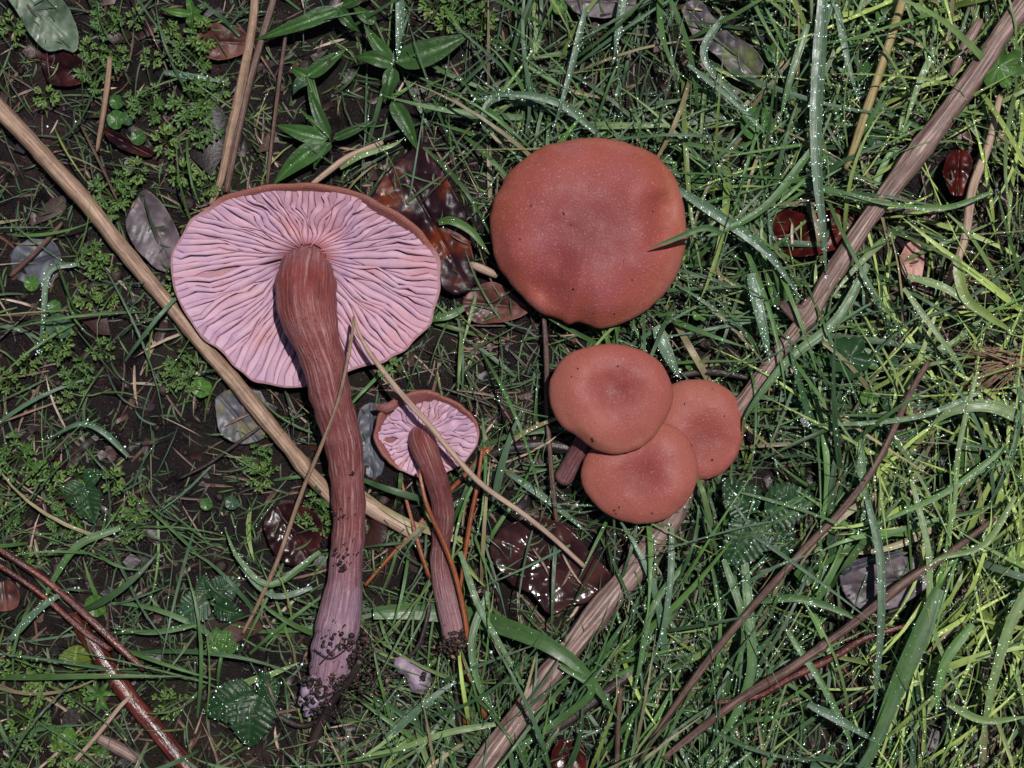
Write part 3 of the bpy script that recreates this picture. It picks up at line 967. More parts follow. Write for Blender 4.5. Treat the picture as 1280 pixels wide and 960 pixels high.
stalk('straw', 'yellow dead grass stem standing in dewy grass beside the woody stalk', 'straw', [(1140, -40, 60, 5), (1124, 10, 60, 5.5), (1104, 75, 58, 5.5), (1082, 140, 54, 5.5), (1066, 190, 48, 4.5), (1058, 210, 44, 3)], 'yellow_straw', 8, 0.05, 0.08, 23)
PN = 'pine needles around the small mushroom stem'
PL = 'orange brown pine needle beside the thin kinked mushroom stem'
stalk('pine_needle', PL, 'needle', [(500, 596, 22, 2), (512, 640, 26, 2.6), (526, 690, 28, 2.8), (537, 722, 26, 2.2)], 'pine_needle', 7, 0, 0.05, 24, PN)
stalk('pine_needle', PL, 'needle', [(603, 560, 34, 2), (596, 610, 34, 2.8), (588, 650, 32, 3), (580, 700, 28, 2.8), (574, 745, 24, 2.4)], 'pine_needle', 7, 0, 0.05, 25, PN)
stalk('pine_needle', 'rust coloured pine needle passing below the thin kinked mushroom stem', 'needle', [(612, 560, 14, 4), (585, 590, 11, 3.6), (545, 632, 9, 3.2), (500, 682, 13, 3), (456, 732, 14, 2.2)], 'pine_needle', 7, 0, 0.05, 26)
stalk('pine_needle', 'long shiny pine needle curving over the thin stem to the ground', 'needle', [(524, 588, 50, 2), (534, 630, 52, 2.8), (552, 672, 46, 3), (568, 715, 40, 3.2), (580, 765, 36, 3.4), (586, 805, 34, 3.6), (594, 850, 30, 3.6), (607, 900, 22, 3)], 'pine_needle', 8, 0, 0.05, 27)
stalk('pine_needle', 'pine needle sticking out of the soil clod on the thin stem', 'needle', [(572, 812, 20, 3), (582, 838, 20, 3.2), (595, 870, 18, 3.2), (606, 895, 16, 2.6)], 'pine_needle', 7, 0, 0.05, 28)
stalk('pine_needle', 'short straight needle below the soil clod of the thin stem', 'needle', [(574, 815, 16, 2.4), (578, 855, 16, 2.6), (581, 905, 14, 2.2)], 'pine_needle', 7, 0, 0.05, 29)
stalk('twig', 'dark thin twig hanging from the soil clod of the thin stem', 'twig', [(567, 815, 14, 3), (571, 860, 14, 4), (575, 920, 12, 4)], 'dark_twig', 7, 0, 0.1, 30)
stalk('twig', 'dark root-like twig lying against the violet foot of the large stem', 'twig', [(452, 822, 58, 4), (440, 845, 50, 5), (420, 868, 42, 6), (402, 900, 24, 7), (385, 940, 14, 6)], 'dark_twig', 9, 0, 0.2, 31)
stalk('twig', 'dark twig touching the soil clods beside the violet scrap', 'twig', [(460, 815, 22, 3), (490, 826, 22, 3), (520, 812, 24, 3), (535, 770, 26, 2.5), (538, 740, 26, 2)], 'dark_twig', 7, 0, 0.2, 32)
stalk('twig', 'fine brown rootlet curling under the foot of the large stem', 'twig', [(345, 895, 10, 3), (375, 908, 14, 3.5), (405, 898, 22, 3.5), (430, 880, 26, 3)], 'dark_twig', 7, 0, 0.2, 33)
stalk('twig', 'black twig half hidden in grass below the glossy brown leaf', 'twig', [(800, 832, 26, 5), (760, 862, 26, 7), (700, 905, 24, 7), (640, 930, 20, 5)], 'dark_twig', 8, 0, 0.2, 34)
stalk('straw', 'brown upright stem in thick grass beside the pale stalk end', 'straw', [(776, 860, 34, 3), (773, 905, 32, 3.4), (771, 965, 28, 3.4)], 'brown_stem', 7, 0, 0.1, 35)
stalk('straw', 'thin brown straw lying on soil under the tan stalk', 'straw', [(330, 530, 12, 2), (300, 552, 12, 2.4), (260, 580, 11, 2.4), (225, 598, 10, 1.6)], 'dark_twig', 6, 0, 0.1, 36)
stalk('straw', 'short pale split straw wedged beside the lone brick brown cap', 'straw', [(588, 330, 22, 4), (604, 337, 24, 5), (622, 345, 22, 4)], 'pale_straw', 9, 0.05, 0.1, 37)
stalk('straw', 'thin dark stem propped on a grey leaf at the soil edge', 'straw', [(12, 345, 12, 3), (35, 325, 16, 3.4), (60, 300, 16, 3), (78, 278, 12, 2.4)], 'brown_stem', 7, 0, 0.1, 38)
stalk('straw', 'pale straw lying just behind the rim of the large gilled cap', 'straw', [(388, 232, 26, 3), (410, 215, 28, 4), (436, 196, 28, 4), (478, 178, 26, 3)], 'pale_straw', 8, 0, 0.08, 39)
stalk('straw', 'reddish dry straw in sunny grass beside the feathery dry tuft', 'straw', [(1250, 120, 40, 4), (1235, 180, 42, 5), (1215, 235, 42, 6), (1205, 300, 40, 5), (1180, 370, 34, 3)], 'pale_straw', 9, 0.05, 0.15, 40)
stalk('straw', 'greyish dry straw partly hidden behind the woody stalk', 'straw', [(1225, 25, 40, 5), (1205, 60, 40, 7), (1190, 95, 38, 5)], 'grey_bark_stem', 9, 0.05, 0.15, 41)

# feathery dry tuft
def tuft():
    root_u, root_v = persp(1262, 458, 40)
    root = empty('dry_tuft', world_pts([(root_u, root_v, 20)])[0])
    tag(root, 'feathery dry brown seed tuft fanning out in sunny grass', 'seed tuft')
    r = np.random.default_rng(77)
    P_, F_, UV_ = [], [], []
    off = 0
    for i in range(46):
        a = math.radians(r.uniform(150, 215))
        L = r.uniform(45, 85)
        p = [(1272 + r.uniform(-10, 10), 452 + r.uniform(-8, 8), 42 + r.uniform(-8, 8), 1.6)]
        for s in (0.4, 0.75, 1.0):
            p.append((p[0][0] + math.cos(a) * L * s, p[0][1] - math.sin(a) * L * s + 10 * s * s, p[0][2] + r.uniform(-4, 6), 1.3 * (1.2 - s)))
        P, F, uv, t, C = tube(p, 5, 10, 0, 0.0, i, False, 42)
        P_.append(P); UV_.append(uv); F_.append(F[0] + off)
        off += len(P)
    b = obj('bristles', np.concatenate(P_), np.concatenate(F_), MATS['tan_straw'], root, uv=np.concatenate(UV_))
    b['kind'] = 'stuff'
    stalk('stem', None, None, [(1320, 430, 38, 4), (1290, 445, 42, 5), (1262, 456, 42, 4)], 'brown_stem', 8, 0, 0.1, 3, parent=root)


tuft()


# ---------------------------------------------------------------- leaves
def flat_leaf(name, label, cat, outline, z, mat, curl=6, seed=0, jag=0.02, fold=0.0, thick=1.2, tip_z=0, group=None, axis=None):
    """dead leaf: outline in photograph pixels, domed, curled and veined, with thickness"""
    o_ = np.array(outline, float)
    OU, OV = persp(o_[:, 0], o_[:, 1], z)
    n = 120
    poly = arc_resample(catmull(np.stack([OU, OV], 1), 400, True), n, True)
    mid = poly.mean(0)
    r = np.random.default_rng(seed)
    poly = mid + (poly - mid) * (1 + jag * 0.6 * r.uniform(-1, 1, n) + jag * 2.2 * np.interp(np.arange(n), np.linspace(0, n, 17), np.append(qq := r.uniform(-1, 1, 16), qq[0])))[:, None]
    if axis is None:
        q = poly - mid
        w, vv = np.linalg.eigh(q.T @ q)
        ax = vv[:, 1]
    else:
        ax = np.array(axis, float)
        ax /= np.linalg.norm(ax)
    pr = np.array([-ax[1], ax[0]])
    rings = []
    half = np.abs((poly - mid) @ pr).max()
    for t in np.linspace(0, 1, 26):
        p = mid + (poly - mid) * max(t, .004)
        a = (p - mid) @ ax
        b = (p - mid) @ pr
        zz = z + curl * (np.abs(b) / half) ** 2 * (0.6 + 0.8 * noise2(a, a * 0 + seed, 40, 50)) + noise2(p[:, 0] + seed * 17, p[:, 1], 24, 51) * curl * 0.45 + noise2(p[:, 0], p[:, 1] + seed * 13, 9, 52) * curl * 0.12
        zz += fold * np.exp(-(b / 3.0) ** 2) + tip_z * t
        zz += 0.9 * np.abs(((a - np.abs(b) * 0.9) / 15) % 1 - 0.5) * np.clip(np.abs(b) / 5, 0, 1) - 1.6 * np.exp(-(b / 2.2) ** 2)        # side veins
        rings.append(np.concatenate([p, zz[:, None]], 1))
    P = np.concatenate(rings)
    gzb = ground_z(P[:, 0], P[:, 1])
    P[:, 2] = np.maximum(P[:, 2], gzb + 1.0)
    m = len(P)
    F1 = grid_faces(26, n, True)
    P2 = P - [0, 0, thick]
    i = np.arange(n)
    j = (i + 1) % n
    e = 25 * n
    F3 = np.stack([e + i, e + j, m + e + j, m + e + i], 1)
    ob = obj(name, np.vstack([P, P2]), [F1[:, ::-1], F1 + m, F3[:, ::-1]], MATS[mat])
    tag(ob, label, cat, group)
    X, Y = raster_poly(poly)
    ii, jj = (Y - RV0), (X - RU0)
    leaf_zone[ii, jj] = np.maximum(leaf_zone[ii, jj], z + 3)
    return ob


leaf_zone = np.zeros((RH, RW))
flat_leaf('dead_leaf', 'blackened leaf with an orange patch between the two largest caps', 'leaf', [(500, 200), (526, 184), (548, 206), (568, 240), (582, 268), (590, 306), (597, 345), (584, 368), (556, 364), (546, 330), (520, 300), (488, 270), (466, 258), (480, 222)], 22, 'leaf_black_orange', 9, 1)
flat_leaf('dead_leaf', 'glossy wet dark brown leaf under the end of the pale straw', 'leaf', [(610, 690), (622, 664), (646, 652), (668, 646), (704, 656), (740, 694), (764, 720), (752, 738), (735, 750), (712, 756), (690, 766), (664, 744), (634, 724)], 20, 'leaf_dark_brown', 8, 2)
flat_leaf('dead_leaf', 'crumpled grey purple leaf tucked between tan stalk and gilled cap', 'leaf', [(178, 240), (200, 252), (216, 278), (228, 308), (224, 340), (200, 338), (180, 322), (164, 300), (158, 275)], 14, 'leaf_grey', 8, 3)
flat_leaf('dead_leaf', 'grey green veined leaf lying on dark soil beside tiny weeds', 'leaf', [(8, -14), (55, -18), (84, 8), (97, 40), (95, 66), (78, 62), (58, 62), (36, 40), (22, 16)], 18, 'leaf_grey_green', 7, 4, fold=2)
flat_leaf('dead_leaf', 'slate and yellow mottled leaf under the tan stalk', 'leaf', [(270, 500), (285, 488), (310, 500), (328, 520), (330, 545), (312, 556), (288, 552), (272, 535)], 9, 'leaf_slate_yellow', 6, 5)
flat_leaf('dead_leaf', 'dark maroon crumpled leaf beside the large stem', 'leaf', [(330, 655), (345, 632), (372, 632), (398, 645), (404, 672), (392, 700), (365, 706), (342, 690)], 10, 'leaf_maroon', 10, 6)
flat_leaf('dead_leaf', 'deep red glossy curled leaf half hidden by grass near the woody stalk', 'leaf', [(962, 285), (980, 264), (1010, 268), (1045, 262), (1072, 278), (1060, 300), (1030, 316), (995, 322), (972, 312)], 20, 'leaf_red', 12, 7)
flat_leaf('dead_leaf', 'brown folded leaf under the edge of the lone brick brown cap', 'leaf', [(578, 378), (596, 358), (620, 352), (648, 372), (660, 390), (630, 402), (600, 404), (584, 396)], 14, 'leaf_brown', 9, 8)
flat_leaf('dead_leaf', 'mottled green and purple leaf with spots in the dewy grass', 'leaf', [(852, 12), (872, 0), (892, 22), (915, 45), (940, 60), (955, 85), (938, 102), (912, 92), (895, 70), (868, 48)], 26, 'leaf_green_purple', 7, 9)
flat_leaf('dead_leaf', 'grey purple leaf with yellowish edge under the jointed stem', 'leaf', [(1052, 712), (1075, 700), (1110, 694), (1145, 698), (1166, 712), (1150, 740), (1118, 758), (1080, 762), (1058, 742)], 30, 'leaf_grey', 8, 10)
flat_leaf('dead_leaf', 'yellow green withering leaf edge above the grey purple leaf', 'leaf', [(1050, 718), (1070, 702), (1100, 692), (1135, 690), (1120, 698), (1085, 708)], 38, 'leaf_slate_yellow', 4, 11)
flat_leaf('dead_leaf', 'small curled pinkish dry leaf on soil in sunny grass', 'leaf', [(1124, 330), (1130, 308), (1145, 300), (1154, 318), (1152, 345), (1136, 352)], 26, 'leaf_pink', 8, 12)
flat_leaf('dead_leaf', 'small crumpled red brown leaf next to the pale dry straw', 'leaf', [(1178, 215), (1188, 192), (1208, 188), (1216, 212), (1208, 240), (1190, 244)], 28, 'leaf_red', 10, 13)
flat_leaf('dead_leaf', 'dull slate leaf piece behind the large stem', 'leaf', [(448, 520), (462, 502), (480, 512), (484, 545), (478, 588), (460, 598), (448, 570)], 9, 'leaf_slate', 4, 14)
flat_leaf('dead_leaf', 'flat dark slate leaf beneath the thin propped stem', 'leaf', [(14, 320), (32, 300), (60, 298), (76, 318), (72, 345), (48, 356), (22, 350)], 8, 'leaf_slate', 4, 15)
flat_leaf('dead_leaf', 'purple grey leaf lying flat behind the fine grass', 'leaf', [(704, -8), (740, -18), (790, -10), (788, 12), (760, 22), (724, 18)], 22, 'leaf_grey', 6, 16)
flat_leaf('dead_leaf', 'nearly black leaf next to the grey green veined leaf', 'leaf', [(52, 70), (76, 62), (104, 74), (112, 96), (90, 108), (62, 104)], 9, 'leaf_maroon', 6, 17)
flat_leaf('dead_leaf', 'chestnut red leaf piece under dense grass by the pale stalk', 'leaf', [(690, 940), (705, 924), (728, 930), (734, 958), (712, 975), (692, 966)], 22, 'leaf_red', 6, 18)
flat_leaf('dead_leaf', 'brown papery leaf lying behind the split pale straw', 'leaf', [(245, 45), (270, 30), (305, 38), (312, 60), (285, 74), (255, 70)], 10, 'leaf_brown', 8, 19)
flat_leaf('dead_leaf', 'narrow dark curled leaf on the soil near the round clover leaves', 'leaf', [(128, 158), (140, 162), (165, 176), (192, 188), (186, 196), (160, 190), (138, 176)], 12, 'leaf_maroon', 6, 20)
flat_leaf('dead_leaf', 'pinkish brown leaf scrap on soil beside rusty needles', 'leaf', [(-10, 735), (10, 725), (24, 742), (20, 760), (0, 764), (-12, 752)], 9, 'leaf_brown', 6, 21)


def leaf_blade(base, tip, w, zb, zt, serr=0.0, nser=9, arch=8, pucker=0.0, bend=0.0, fold=0.25, shape=(0.55, 0.8), nu=26, nv=11, sd=0):
    """a green leaf in photograph pixels as plan points: midrib from base to tip, half width w, toothed, puckered between veins"""
    zr = (zb + zt) / 2
    b = np.array(persp(base[0], base[1], zr))
    t_ = np.array(persp(tip[0], tip[1], zr))
    d = t_ - b
    L = np.linalg.norm(d)
    d /= L
    pv = np.array([-d[1], d[0]])
    s = np.linspace(0, 1, nu)
    prof = (np.sin(np.pi * s ** shape[0]) ** shape[1])
    prof = np.clip(prof, 0.02, 1)
    tooth = 1 + serr * (1 - 2 * ((s * nser) % 1.0)) if serr else 1
    V = []
    x = np.linspace(-1, 1, nv)
    for i in range(nu):
        wd = w * prof[i]
        tt = np.ones(nv)
        if serr:
            tt = 1 + serr * (np.abs(x) ** 4) * (0.5 - (s[i] * nser) % 1.0) * 2
        sh = np.abs(x) * wd * 0.25                                   # veins sweep toward the tip
        c = b + d * (L * s[i]) + pv * (bend * math.sin(math.pi * s[i]))
        p = c[None] + pv[None] * (x * wd * tt)[:, None] + d[None] * (sh * (1 - s[i]))[:, None]
        z = zb + (zt - zb) * s[i] + arch * math.sin(math.pi * s[i]) + np.abs(x) * wd * fold
        if pucker:
            ph = (s[i] * nser - np.abs(x) * 0.9) * 2 * math.pi
            z = z + pucker * (0.5 - 0.5 * np.cos(ph)) * np.clip(np.abs(x) * 3, 0, 1) + pucker * 0.5 * noise2(p[:, 0] + sd * 7, p[:, 1], 5, 53)
        z = z - 1.5 * np.exp(-(x / 0.12) ** 2)
        V.append(np.concatenate([p, z[:, None] if np.ndim(z) else np.full((nv, 1), z)], 1))
    return np.concatenate(V), grid_faces(nu, nv)


def vein_col(c, nu, nv, light=1.7):
    x = np.linspace(-1, 1, nv)
    k_ = np.ones((nu, nv))
    k_[:, nv // 2] = light
    return (np.asarray(c)[None, None, :] * k_[..., None]).reshape(-1, 3)


DEW = []           # (u, v, z, r) of drops on the grass


def leaf_dew(parent, V, n, sd, rlo=0.9, rhi=1.9):
    r = np.random.default_rng(sd)
    idx = r.integers(0, len(V), n)
    nb_ = np.clip(idx + r.choice([1, 5, 6, 7, 13], n), 0, len(V) - 1)
    nb_ = np.where(np.linalg.norm(V[nb_] - V[idx], axis=1) < 14, nb_, idx)
    fw = r.uniform(0, 1, (n, 1))
    C = V[idx] * (1 - fw) + V[nb_] * fw + np.concatenate([r.normal(0, 1.9, (n, 2)), np.full((n, 1), 0.5)], 1)
    P, F = drop_mesh(C, np.clip((rlo + rhi) / 2 * np.exp(r.normal(-0.2, 0.4, n)), 0.35, 3.0))
    o = obj('dew', P, F, MATS['dew_water'], parent)
    o['kind'] = 'stuff'


def drop_mesh(C, R):
    ph = (1 + 5 ** .5) / 2
    ico = np.array([(-1, ph, 0), (1, ph, 0), (-1, -ph, 0), (1, -ph, 0), (0, -1, ph), (0, 1, ph), (0, -1, -ph), (0, 1, -ph), (ph, 0, -1), (ph, 0, 1), (-ph, 0, -1), (-ph, 0, 1)])
    ico /= np.linalg.norm(ico[0])
    fi = np.array([(0, 11, 5), (0, 5, 1), (0, 1, 7), (0, 7, 10), (0, 10, 11), (1, 5, 9), (5, 11, 4), (11, 10, 2), (10, 7, 6), (7, 1, 8), (3, 9, 4), (3, 4, 2), (3, 2, 6), (3, 6, 8), (3, 8, 9), (4, 9, 5), (2, 4, 11), (6, 2, 10), (8, 6, 7), (9, 8, 1)])
    C = np.asarray(C)
    V = ico[None] * np.asarray(R)[:, None, None] + C[:, None, :]
    F = (fi[None] + 12 * np.arange(len(C))[:, None, None]).reshape(-1, 3)[:, ::-1]
    return V.reshape(-1, 3), F


GREENS = dict(mid=(0.045, 0.115, 0.025), dark=(0.02, 0.062, 0.02), blue=(0.055, 0.11, 0.062), pale=(0.13, 0.20, 0.06), yell=(0.15, 0.21, 0.035), fresh=(0.07, 0.16, 0.03))


def leafy_plant(name, label, cat, root_px, leaves, col, dew=0, serr=0.0, pucker=0.0, nser=9, sd=0, group=None, stems=True, shape=(0.55, 0.8), fold=0.2):
    """leaves: (base, tip, halfwidth, zb, zt)"""
    ru, rv = persp(root_px[0], root_px[1], 6)
    root = empty(name, world_pts([(ru, rv, 0)])[0])
    tag(root, label, cat, group)
    r = np.random.default_rng(sd)
    for q, lf in enumerate(leaves):
        base, tip, w, zb, zt = lf[:5]
        V, F = leaf_blade(base, tip, w * (1 if serr else 0.85), zb, zt, serr, nser, r.uniform(3, 8), pucker, r.uniform(-4, 4), fold, shape, 36 if serr else 18, 13 if serr else 7, q + sd)
        cc = np.array(GREENS[lf[5] if len(lf) > 5 else col]) * r.uniform(0.55, 1.0)
        o = obj('leaf', V, F[:, ::-1], MATS['green_leaf'], root, col=vein_col(cc, 36 if serr else 18, 13 if serr else 7))
        if dew:
            leaf_dew(o, V, int(dew * 0.7), sd * 10 + q, 0.6, 1.2)
        nv_ = 13 if serr else 7
        G_ = V.reshape(-1, nv_, 3)
        X, Y = raster_poly(np.concatenate([G_[:, 0, :2], G_[::-1, -1, :2]]))
        leaf_zone[Y - RV0, X - RU0] = np.maximum(leaf_zone[Y - RV0, X - RU0], V[:, 2].max())
        if stems and math.hypot(base[0] - root_px[0], base[1] - root_px[1]) > 6:
            P, F2, uv, t, C = tube([(root_px[0], root_px[1], 2, 2.0), ((base[0] + root_px[0]) / 2, (base[1] + root_px[1]) / 2, zb * 0.75 + 4, 1.8), (base[0], base[1], zb, 1.5)], 6, 8, 0, 0.05, q)
            obj('leaf_stalk', P, F2, MATS['grass_blade'], root, col=np.tile(np.array(GREENS['mid']) * 1.1, (len(P), 1)), uv=uv)
    return root


NETTLE = dict(serr=0.12, pucker=1.3, nser=8, shape=(0.52, 0.6), fold=0.05)
leafy_plant('serrated_plant', 'dew covered toothed bramble leaf near the violet foot of the stem', 'plant', (322, 868), [((322, 866), (312, 934), 30, 26, 22), ((320, 866), (254, 890), 26, 24, 20), ((322, 864), (350, 856), 24, 24, 22), ((318, 864), (270, 862), 14, 22, 20)], 'dark', 60, sd=1, **NETTLE)
leafy_plant('serrated_plant', 'small bright toothed seedling leaf on a thin stalk above the bramble leaf', 'plant', (270, 862), [((277, 818), (262, 790), 12, 26, 24), ((278, 816), (284, 786), 12, 26, 24), ((279, 818), (300, 806), 9, 25, 22)], 'fresh', 16, sd=2, serr=0.2, pucker=1.5, nser=6, shape=(0.6, 0.6), fold=0.1)
leafy_plant('serrated_plant', 'large dark green toothed leaves beaded with dew beside the trio of caps', 'plant', (940, 640), [((946, 650), (908, 706), 28, 52, 46), ((946, 638), (905, 600), 24, 50, 48), ((955, 640), (1018, 622), 28, 54, 50), ((955, 645), (990, 692), 22, 52, 46)], 'dark', 70, sd=3, **NETTLE)
leafy_plant('serrated_plant', 'dark toothed leaves in grass at the edge of bare soil', 'plant', (105, 605), [((106, 606), (82, 628), 16, 20, 18), ((106, 606), (118, 655), 18, 22, 16), ((106, 604), (128, 590), 12, 20, 18)], 'dark', 14, sd=4, **NETTLE)
leafy_plant('serrated_plant', 'dull grey green strawberry-like leaves half covered by grass blades', 'plant', (262, 752), [((262, 752), (222, 772), 20, 18, 14, 'blue'), ((264, 748), (255, 718), 13, 18, 16), ((268, 750), (300, 724), 19, 18, 16, 'blue'), ((268, 756), (305, 768), 14, 17, 14)], 'dark', 18, sd=5, **NETTLE)
leafy_plant('serrated_plant', 'round yellowish scalloped leaf on the soil near the red stem', 'plant', (96, 838), [((96, 838), (97, 806), 20, 14, 12, 'yell')], 'yell', 0, sd=6, serr=0.1, pucker=2.0, nser=6, shape=(0.6, 0.5), fold=0.05)
leafy_plant('broadleaf_weed', 'weed with broad lance shaped leaves directly behind the gilled cap', 'weed', (412, 176), [((408, 178), (342, 230), 15, 24, 20), ((410, 174), (345, 156), 13, 24, 22), ((412, 172), (378, 142), 7, 24, 22), ((412, 172), (384, 104), 9, 24, 24), ((392, 100), (362, 84), 10, 22, 20), ((388, 98), (366, 118), 9, 22, 16, 'blue'), ((414, 178), (392, 212), 8, 22, 18), ((416, 174), (470, 150), 7, 24, 22), ((384, 96), (432, 62), 11, 26, 24)], 'mid', 3, sd=7)
leafy_plant('broadleaf_weed', 'trailing weed with broad leaves climbing beside dewy grass', 'weed', (494, 84), [((494, 78), (588, 42), 20, 30, 28), ((492, 80), (442, 72), 12, 30, 26), ((492, 84), (480, 128), 12, 30, 26), ((490, 126), (522, 188), 12, 28, 24), ((490, 76), (455, 30), 10, 30, 26), ((470, 30), (440, 4), 9, 28, 24)], 'mid', 5, sd=8)
leafy_plant('broadleaf_weed', 'weed with long pointed bright leaves at the top of the split straw', 'weed', (420, 20), [((425, 12), (318, 50), 11, 30, 26), ((424, 14), (360, 36), 12, 28, 24, 'blue'), ((424, 10), (450, 40), 9, 28, 24), ((428, 8), (470, -10), 9, 28, 24)], 'mid', 4, sd=9)
leafy_plant('broadleaf_weed', 'little rosette of narrow bright leaves behind the tiny feathery weeds', 'weed', (240, 18), [((240, 18), (200, 10), 6, 16, 14), ((240, 18), (262, 4), 6, 16, 14), ((240, 18), (268, 26), 5, 16, 14), ((240, 18), (242, 38), 6, 16, 14), ((240, 18), (232, -6), 6, 16, 14)], 'fresh', 0, sd=10)
leafy_plant('broadleaf_weed', 'spiky rosette of thin leaves beside the thick red stem', 'weed', (125, 868), [((125, 868), (100, 850), 4, 18, 16), ((125, 868), (146, 870), 4, 18, 16), ((125, 868), (118, 895), 4, 18, 16), ((125, 868), (140, 850), 4, 18, 16), ((125, 868), (120, 842), 4, 18, 16), ((125, 868), (104, 878), 4, 18, 16), ((125, 868), (138, 890), 4, 18, 16)], 'fresh', 0, sd=11)
leafy_plant('broadleaf_weed', 'large soft leaf standing in the shade of sunny grass near the dry tuft', 'weed', (1200, 612), [((1200, 615), (1210, 530), 20, 30, 34, 'fresh')], 'fresh', 10, sd=12)


LANDMARKS = [((55, 25), 'the grey green veined leaf'), ((300, 110), 'the split pale straw'), ((128, 130), 'the short tan straw'), ((380, 160), 'the lance leaved weed'), ((60, 210), 'the end of the tan stalk'), ((195, 290), 'the crumpled grey purple leaf'),
             ((45, 325), 'the flat slate leaf'), ((300, 520), 'the mottled slate leaf'), ((75, 408), 'the single pale oval leaf'), ((105, 615), 'the dark toothed leaves at the soil edge'), ((365, 668), 'the maroon leaf'), ((260, 750), 'the strawberry-like leaves'),
             ((300, 890), 'the bramble leaf'), ((96, 822), 'the yellowish scalloped leaf'), ((40, 715), 'the rust red needles'), ((180, 895), 'the thick red stalk'), ((530, 70), 'the trailing broad weed'), ((530, 270), 'the blackened leaf'), ((620, 380), 'the folded brown leaf'),
             ((735, 290), 'the lone brick brown cap'), ((760, 500), 'the topmost cap of the trio'), ((800, 620), 'the middle cap of the trio'), ((880, 540), 'the back cap of the trio'), ((910, 55), 'the spotted purple leaf'), ((1022, 150), 'the upright dewy blue green blade'),
             ((1015, 290), 'the deep red glossy leaf'), ((1008, 395), 'the joint of the woody stalk'), ((1150, 180), 'the upper woody stalk'), ((1248, 82), 'the lobed geranium-like leaf'), ((1140, 325), 'the curled pinkish leaf'), ((1230, 480), 'the feathery dry tuft'),
             ((1062, 446), 'the dark rounded leaf'), ((955, 645), 'the large dark toothed leaves'), ((1110, 730), 'the grey purple leaf'), ((1000, 830), 'the jointed brown stem'), ((690, 710), 'the glossy dark brown leaf'), ((680, 850), 'the pale end of the woody stalk'),
             ((566, 790), 'the clod on the thin stem'), ((510, 845), 'the violet scrap'), ((535, 545), 'the small gilled mushroom'), ((380, 360), 'the large gilled mushroom'), ((1240, 840), 'the stiff pale yellow blade'), ((1125, 850), 'the widest flat blade'), ((900, 800), 'the slanting reddish stem'),
             ((740, 0), 'the flat purple grey leaf'), ((820, 440), 'the stubby cut blade'), ((590, 640), 'the pine needles')]


def near(x, y):
    return min(LANDMARKS, key=lambda q: (q[0][0] - x) ** 2 + (q[0][1] - y) ** 2)[1]


def round_leaf(px, py, r, col, z, label, group, lobes=0, sd=0, name='round_leaf_plant', cat='plant', lobe_depth=0.2, dew=0):
    rr = np.random.default_rng(sd)
    u, v = persp(px, py, z)
    root = empty(name, world_pts([(u, v, 0)])[0])
    tag(root, label, cat, group)
    n = 56 if lobes else 28
    a = np.linspace(0, 2 * np.pi, n, endpoint=False)
    ph = rr.uniform(0, 6.28)
    R = r * (1 - 0.3 * np.exp(-(((a - 0.0 + np.pi) % (2 * np.pi)) - np.pi) ** 2 / 0.06))
    if lobes:
        R = R * (1 - lobe_depth * np.clip(np.abs(np.cos(a * lobes / 2)) ** 6, 0, 1) - 0.05 * np.cos(a * lobes * 3))
    R = R * (1 + 0.03 * rr.uniform(-1, 1, n))
    rings = []
    tl = rr.uniform(-0.15, 0.15, 2)
    for t in np.linspace(0.03, 1, 7):
        x, y = np.cos(a + ph) * R * t, np.sin(a + ph) * R * t
        zz = z + r * 0.22 * t * t + r * 0.05 * np.cos(a * 5) * t + tl[0] * x + tl[1] * y
        rings.append(np.stack([u + x, v + y, zz], 1))
    V = np.concatenate(rings)
    cc = np.array(GREENS[col]) * rr.uniform(0.85, 1.15)
    k_ = 1 + 0.5 * np.clip(np.cos(a * (lobes or 7)), 0, 1) ** 8
    o = obj('leaf', V, grid_faces(7, n, True)[:, ::-1], MATS['green_leaf'], root, col=(cc[None, None] * k_[None, :, None] * np.ones((7, 1, 1))).reshape(-1, 3))
    e = rr.uniform(0, 6.28)
    P, F, uv, t, C = tube([(px, py, z, 1.0), (px + math.cos(e) * r * .7, py + math.sin(e) * r * .7, z * 0.6, 1.2), (px + math.cos(e) * r * 1.4, py + math.sin(e) * r * 1.4, 1, 1.3)], 6, 6, 0, 0.05, sd)
    obj('leaf_stalk', P, F, MATS['grass_blade'], root, col=np.tile(np.array(GREENS['pale']) * .7, (len(P), 1)), uv=uv)
    if dew:
        leaf_dew(o, V, dew, sd)
    return root


round_leaf(1248, 82, 30, 'fresh', 52, 'bright geranium-like lobed leaf next to the upper woody stalk', None, 7, 100, name='lobed_leaf_plant', lobe_depth=0.35, dew=4)
round_leaf(1062, 446, 27, 'dark', 30, 'dark rounded leaf deep in grass behind the woody stalk joint', None, 5, 101, name='lobed_leaf_plant', lobe_depth=0.15)
round_leaf(946, 155, 21, 'mid', 30, 'crinkled round leaf crossed by a dewy blade near the spotted leaf', None, 0, 102, dew=8)
round_leaf(74, 408, 16, 'blue', 14, 'single pale oval leaf on bare soil below the slate leaf', None, 0, 103)
round_leaf(252, 484, 13, 'fresh', 12, 'small oval bright leaf beside the mottled slate leaf', None, 0, 104)
g_ = 'tiny round clover leaves on bare soil'
for i, (x, y, r_) in enumerate([(146, 128, 9), (168, 134, 9), (146, 150, 12), (160, 148, 9), (173, 172, 10), (40, 354, 10), (68, 384, 9), (290, 628, 9), (258, 630, 8), (120, 757, 14), (272, 790, 6), (292, 905, 5), (298, 914, 5), (84, 920, 12)]):
    round_leaf(x, y, r_, ['mid', 'fresh', 'mid', 'blue'][i % 4], 12, 'tiny round leaf on bare soil by ' + near(x, y), g_, 0, 110 + i)
g_ = 'small round leaves down in the dewy grass'
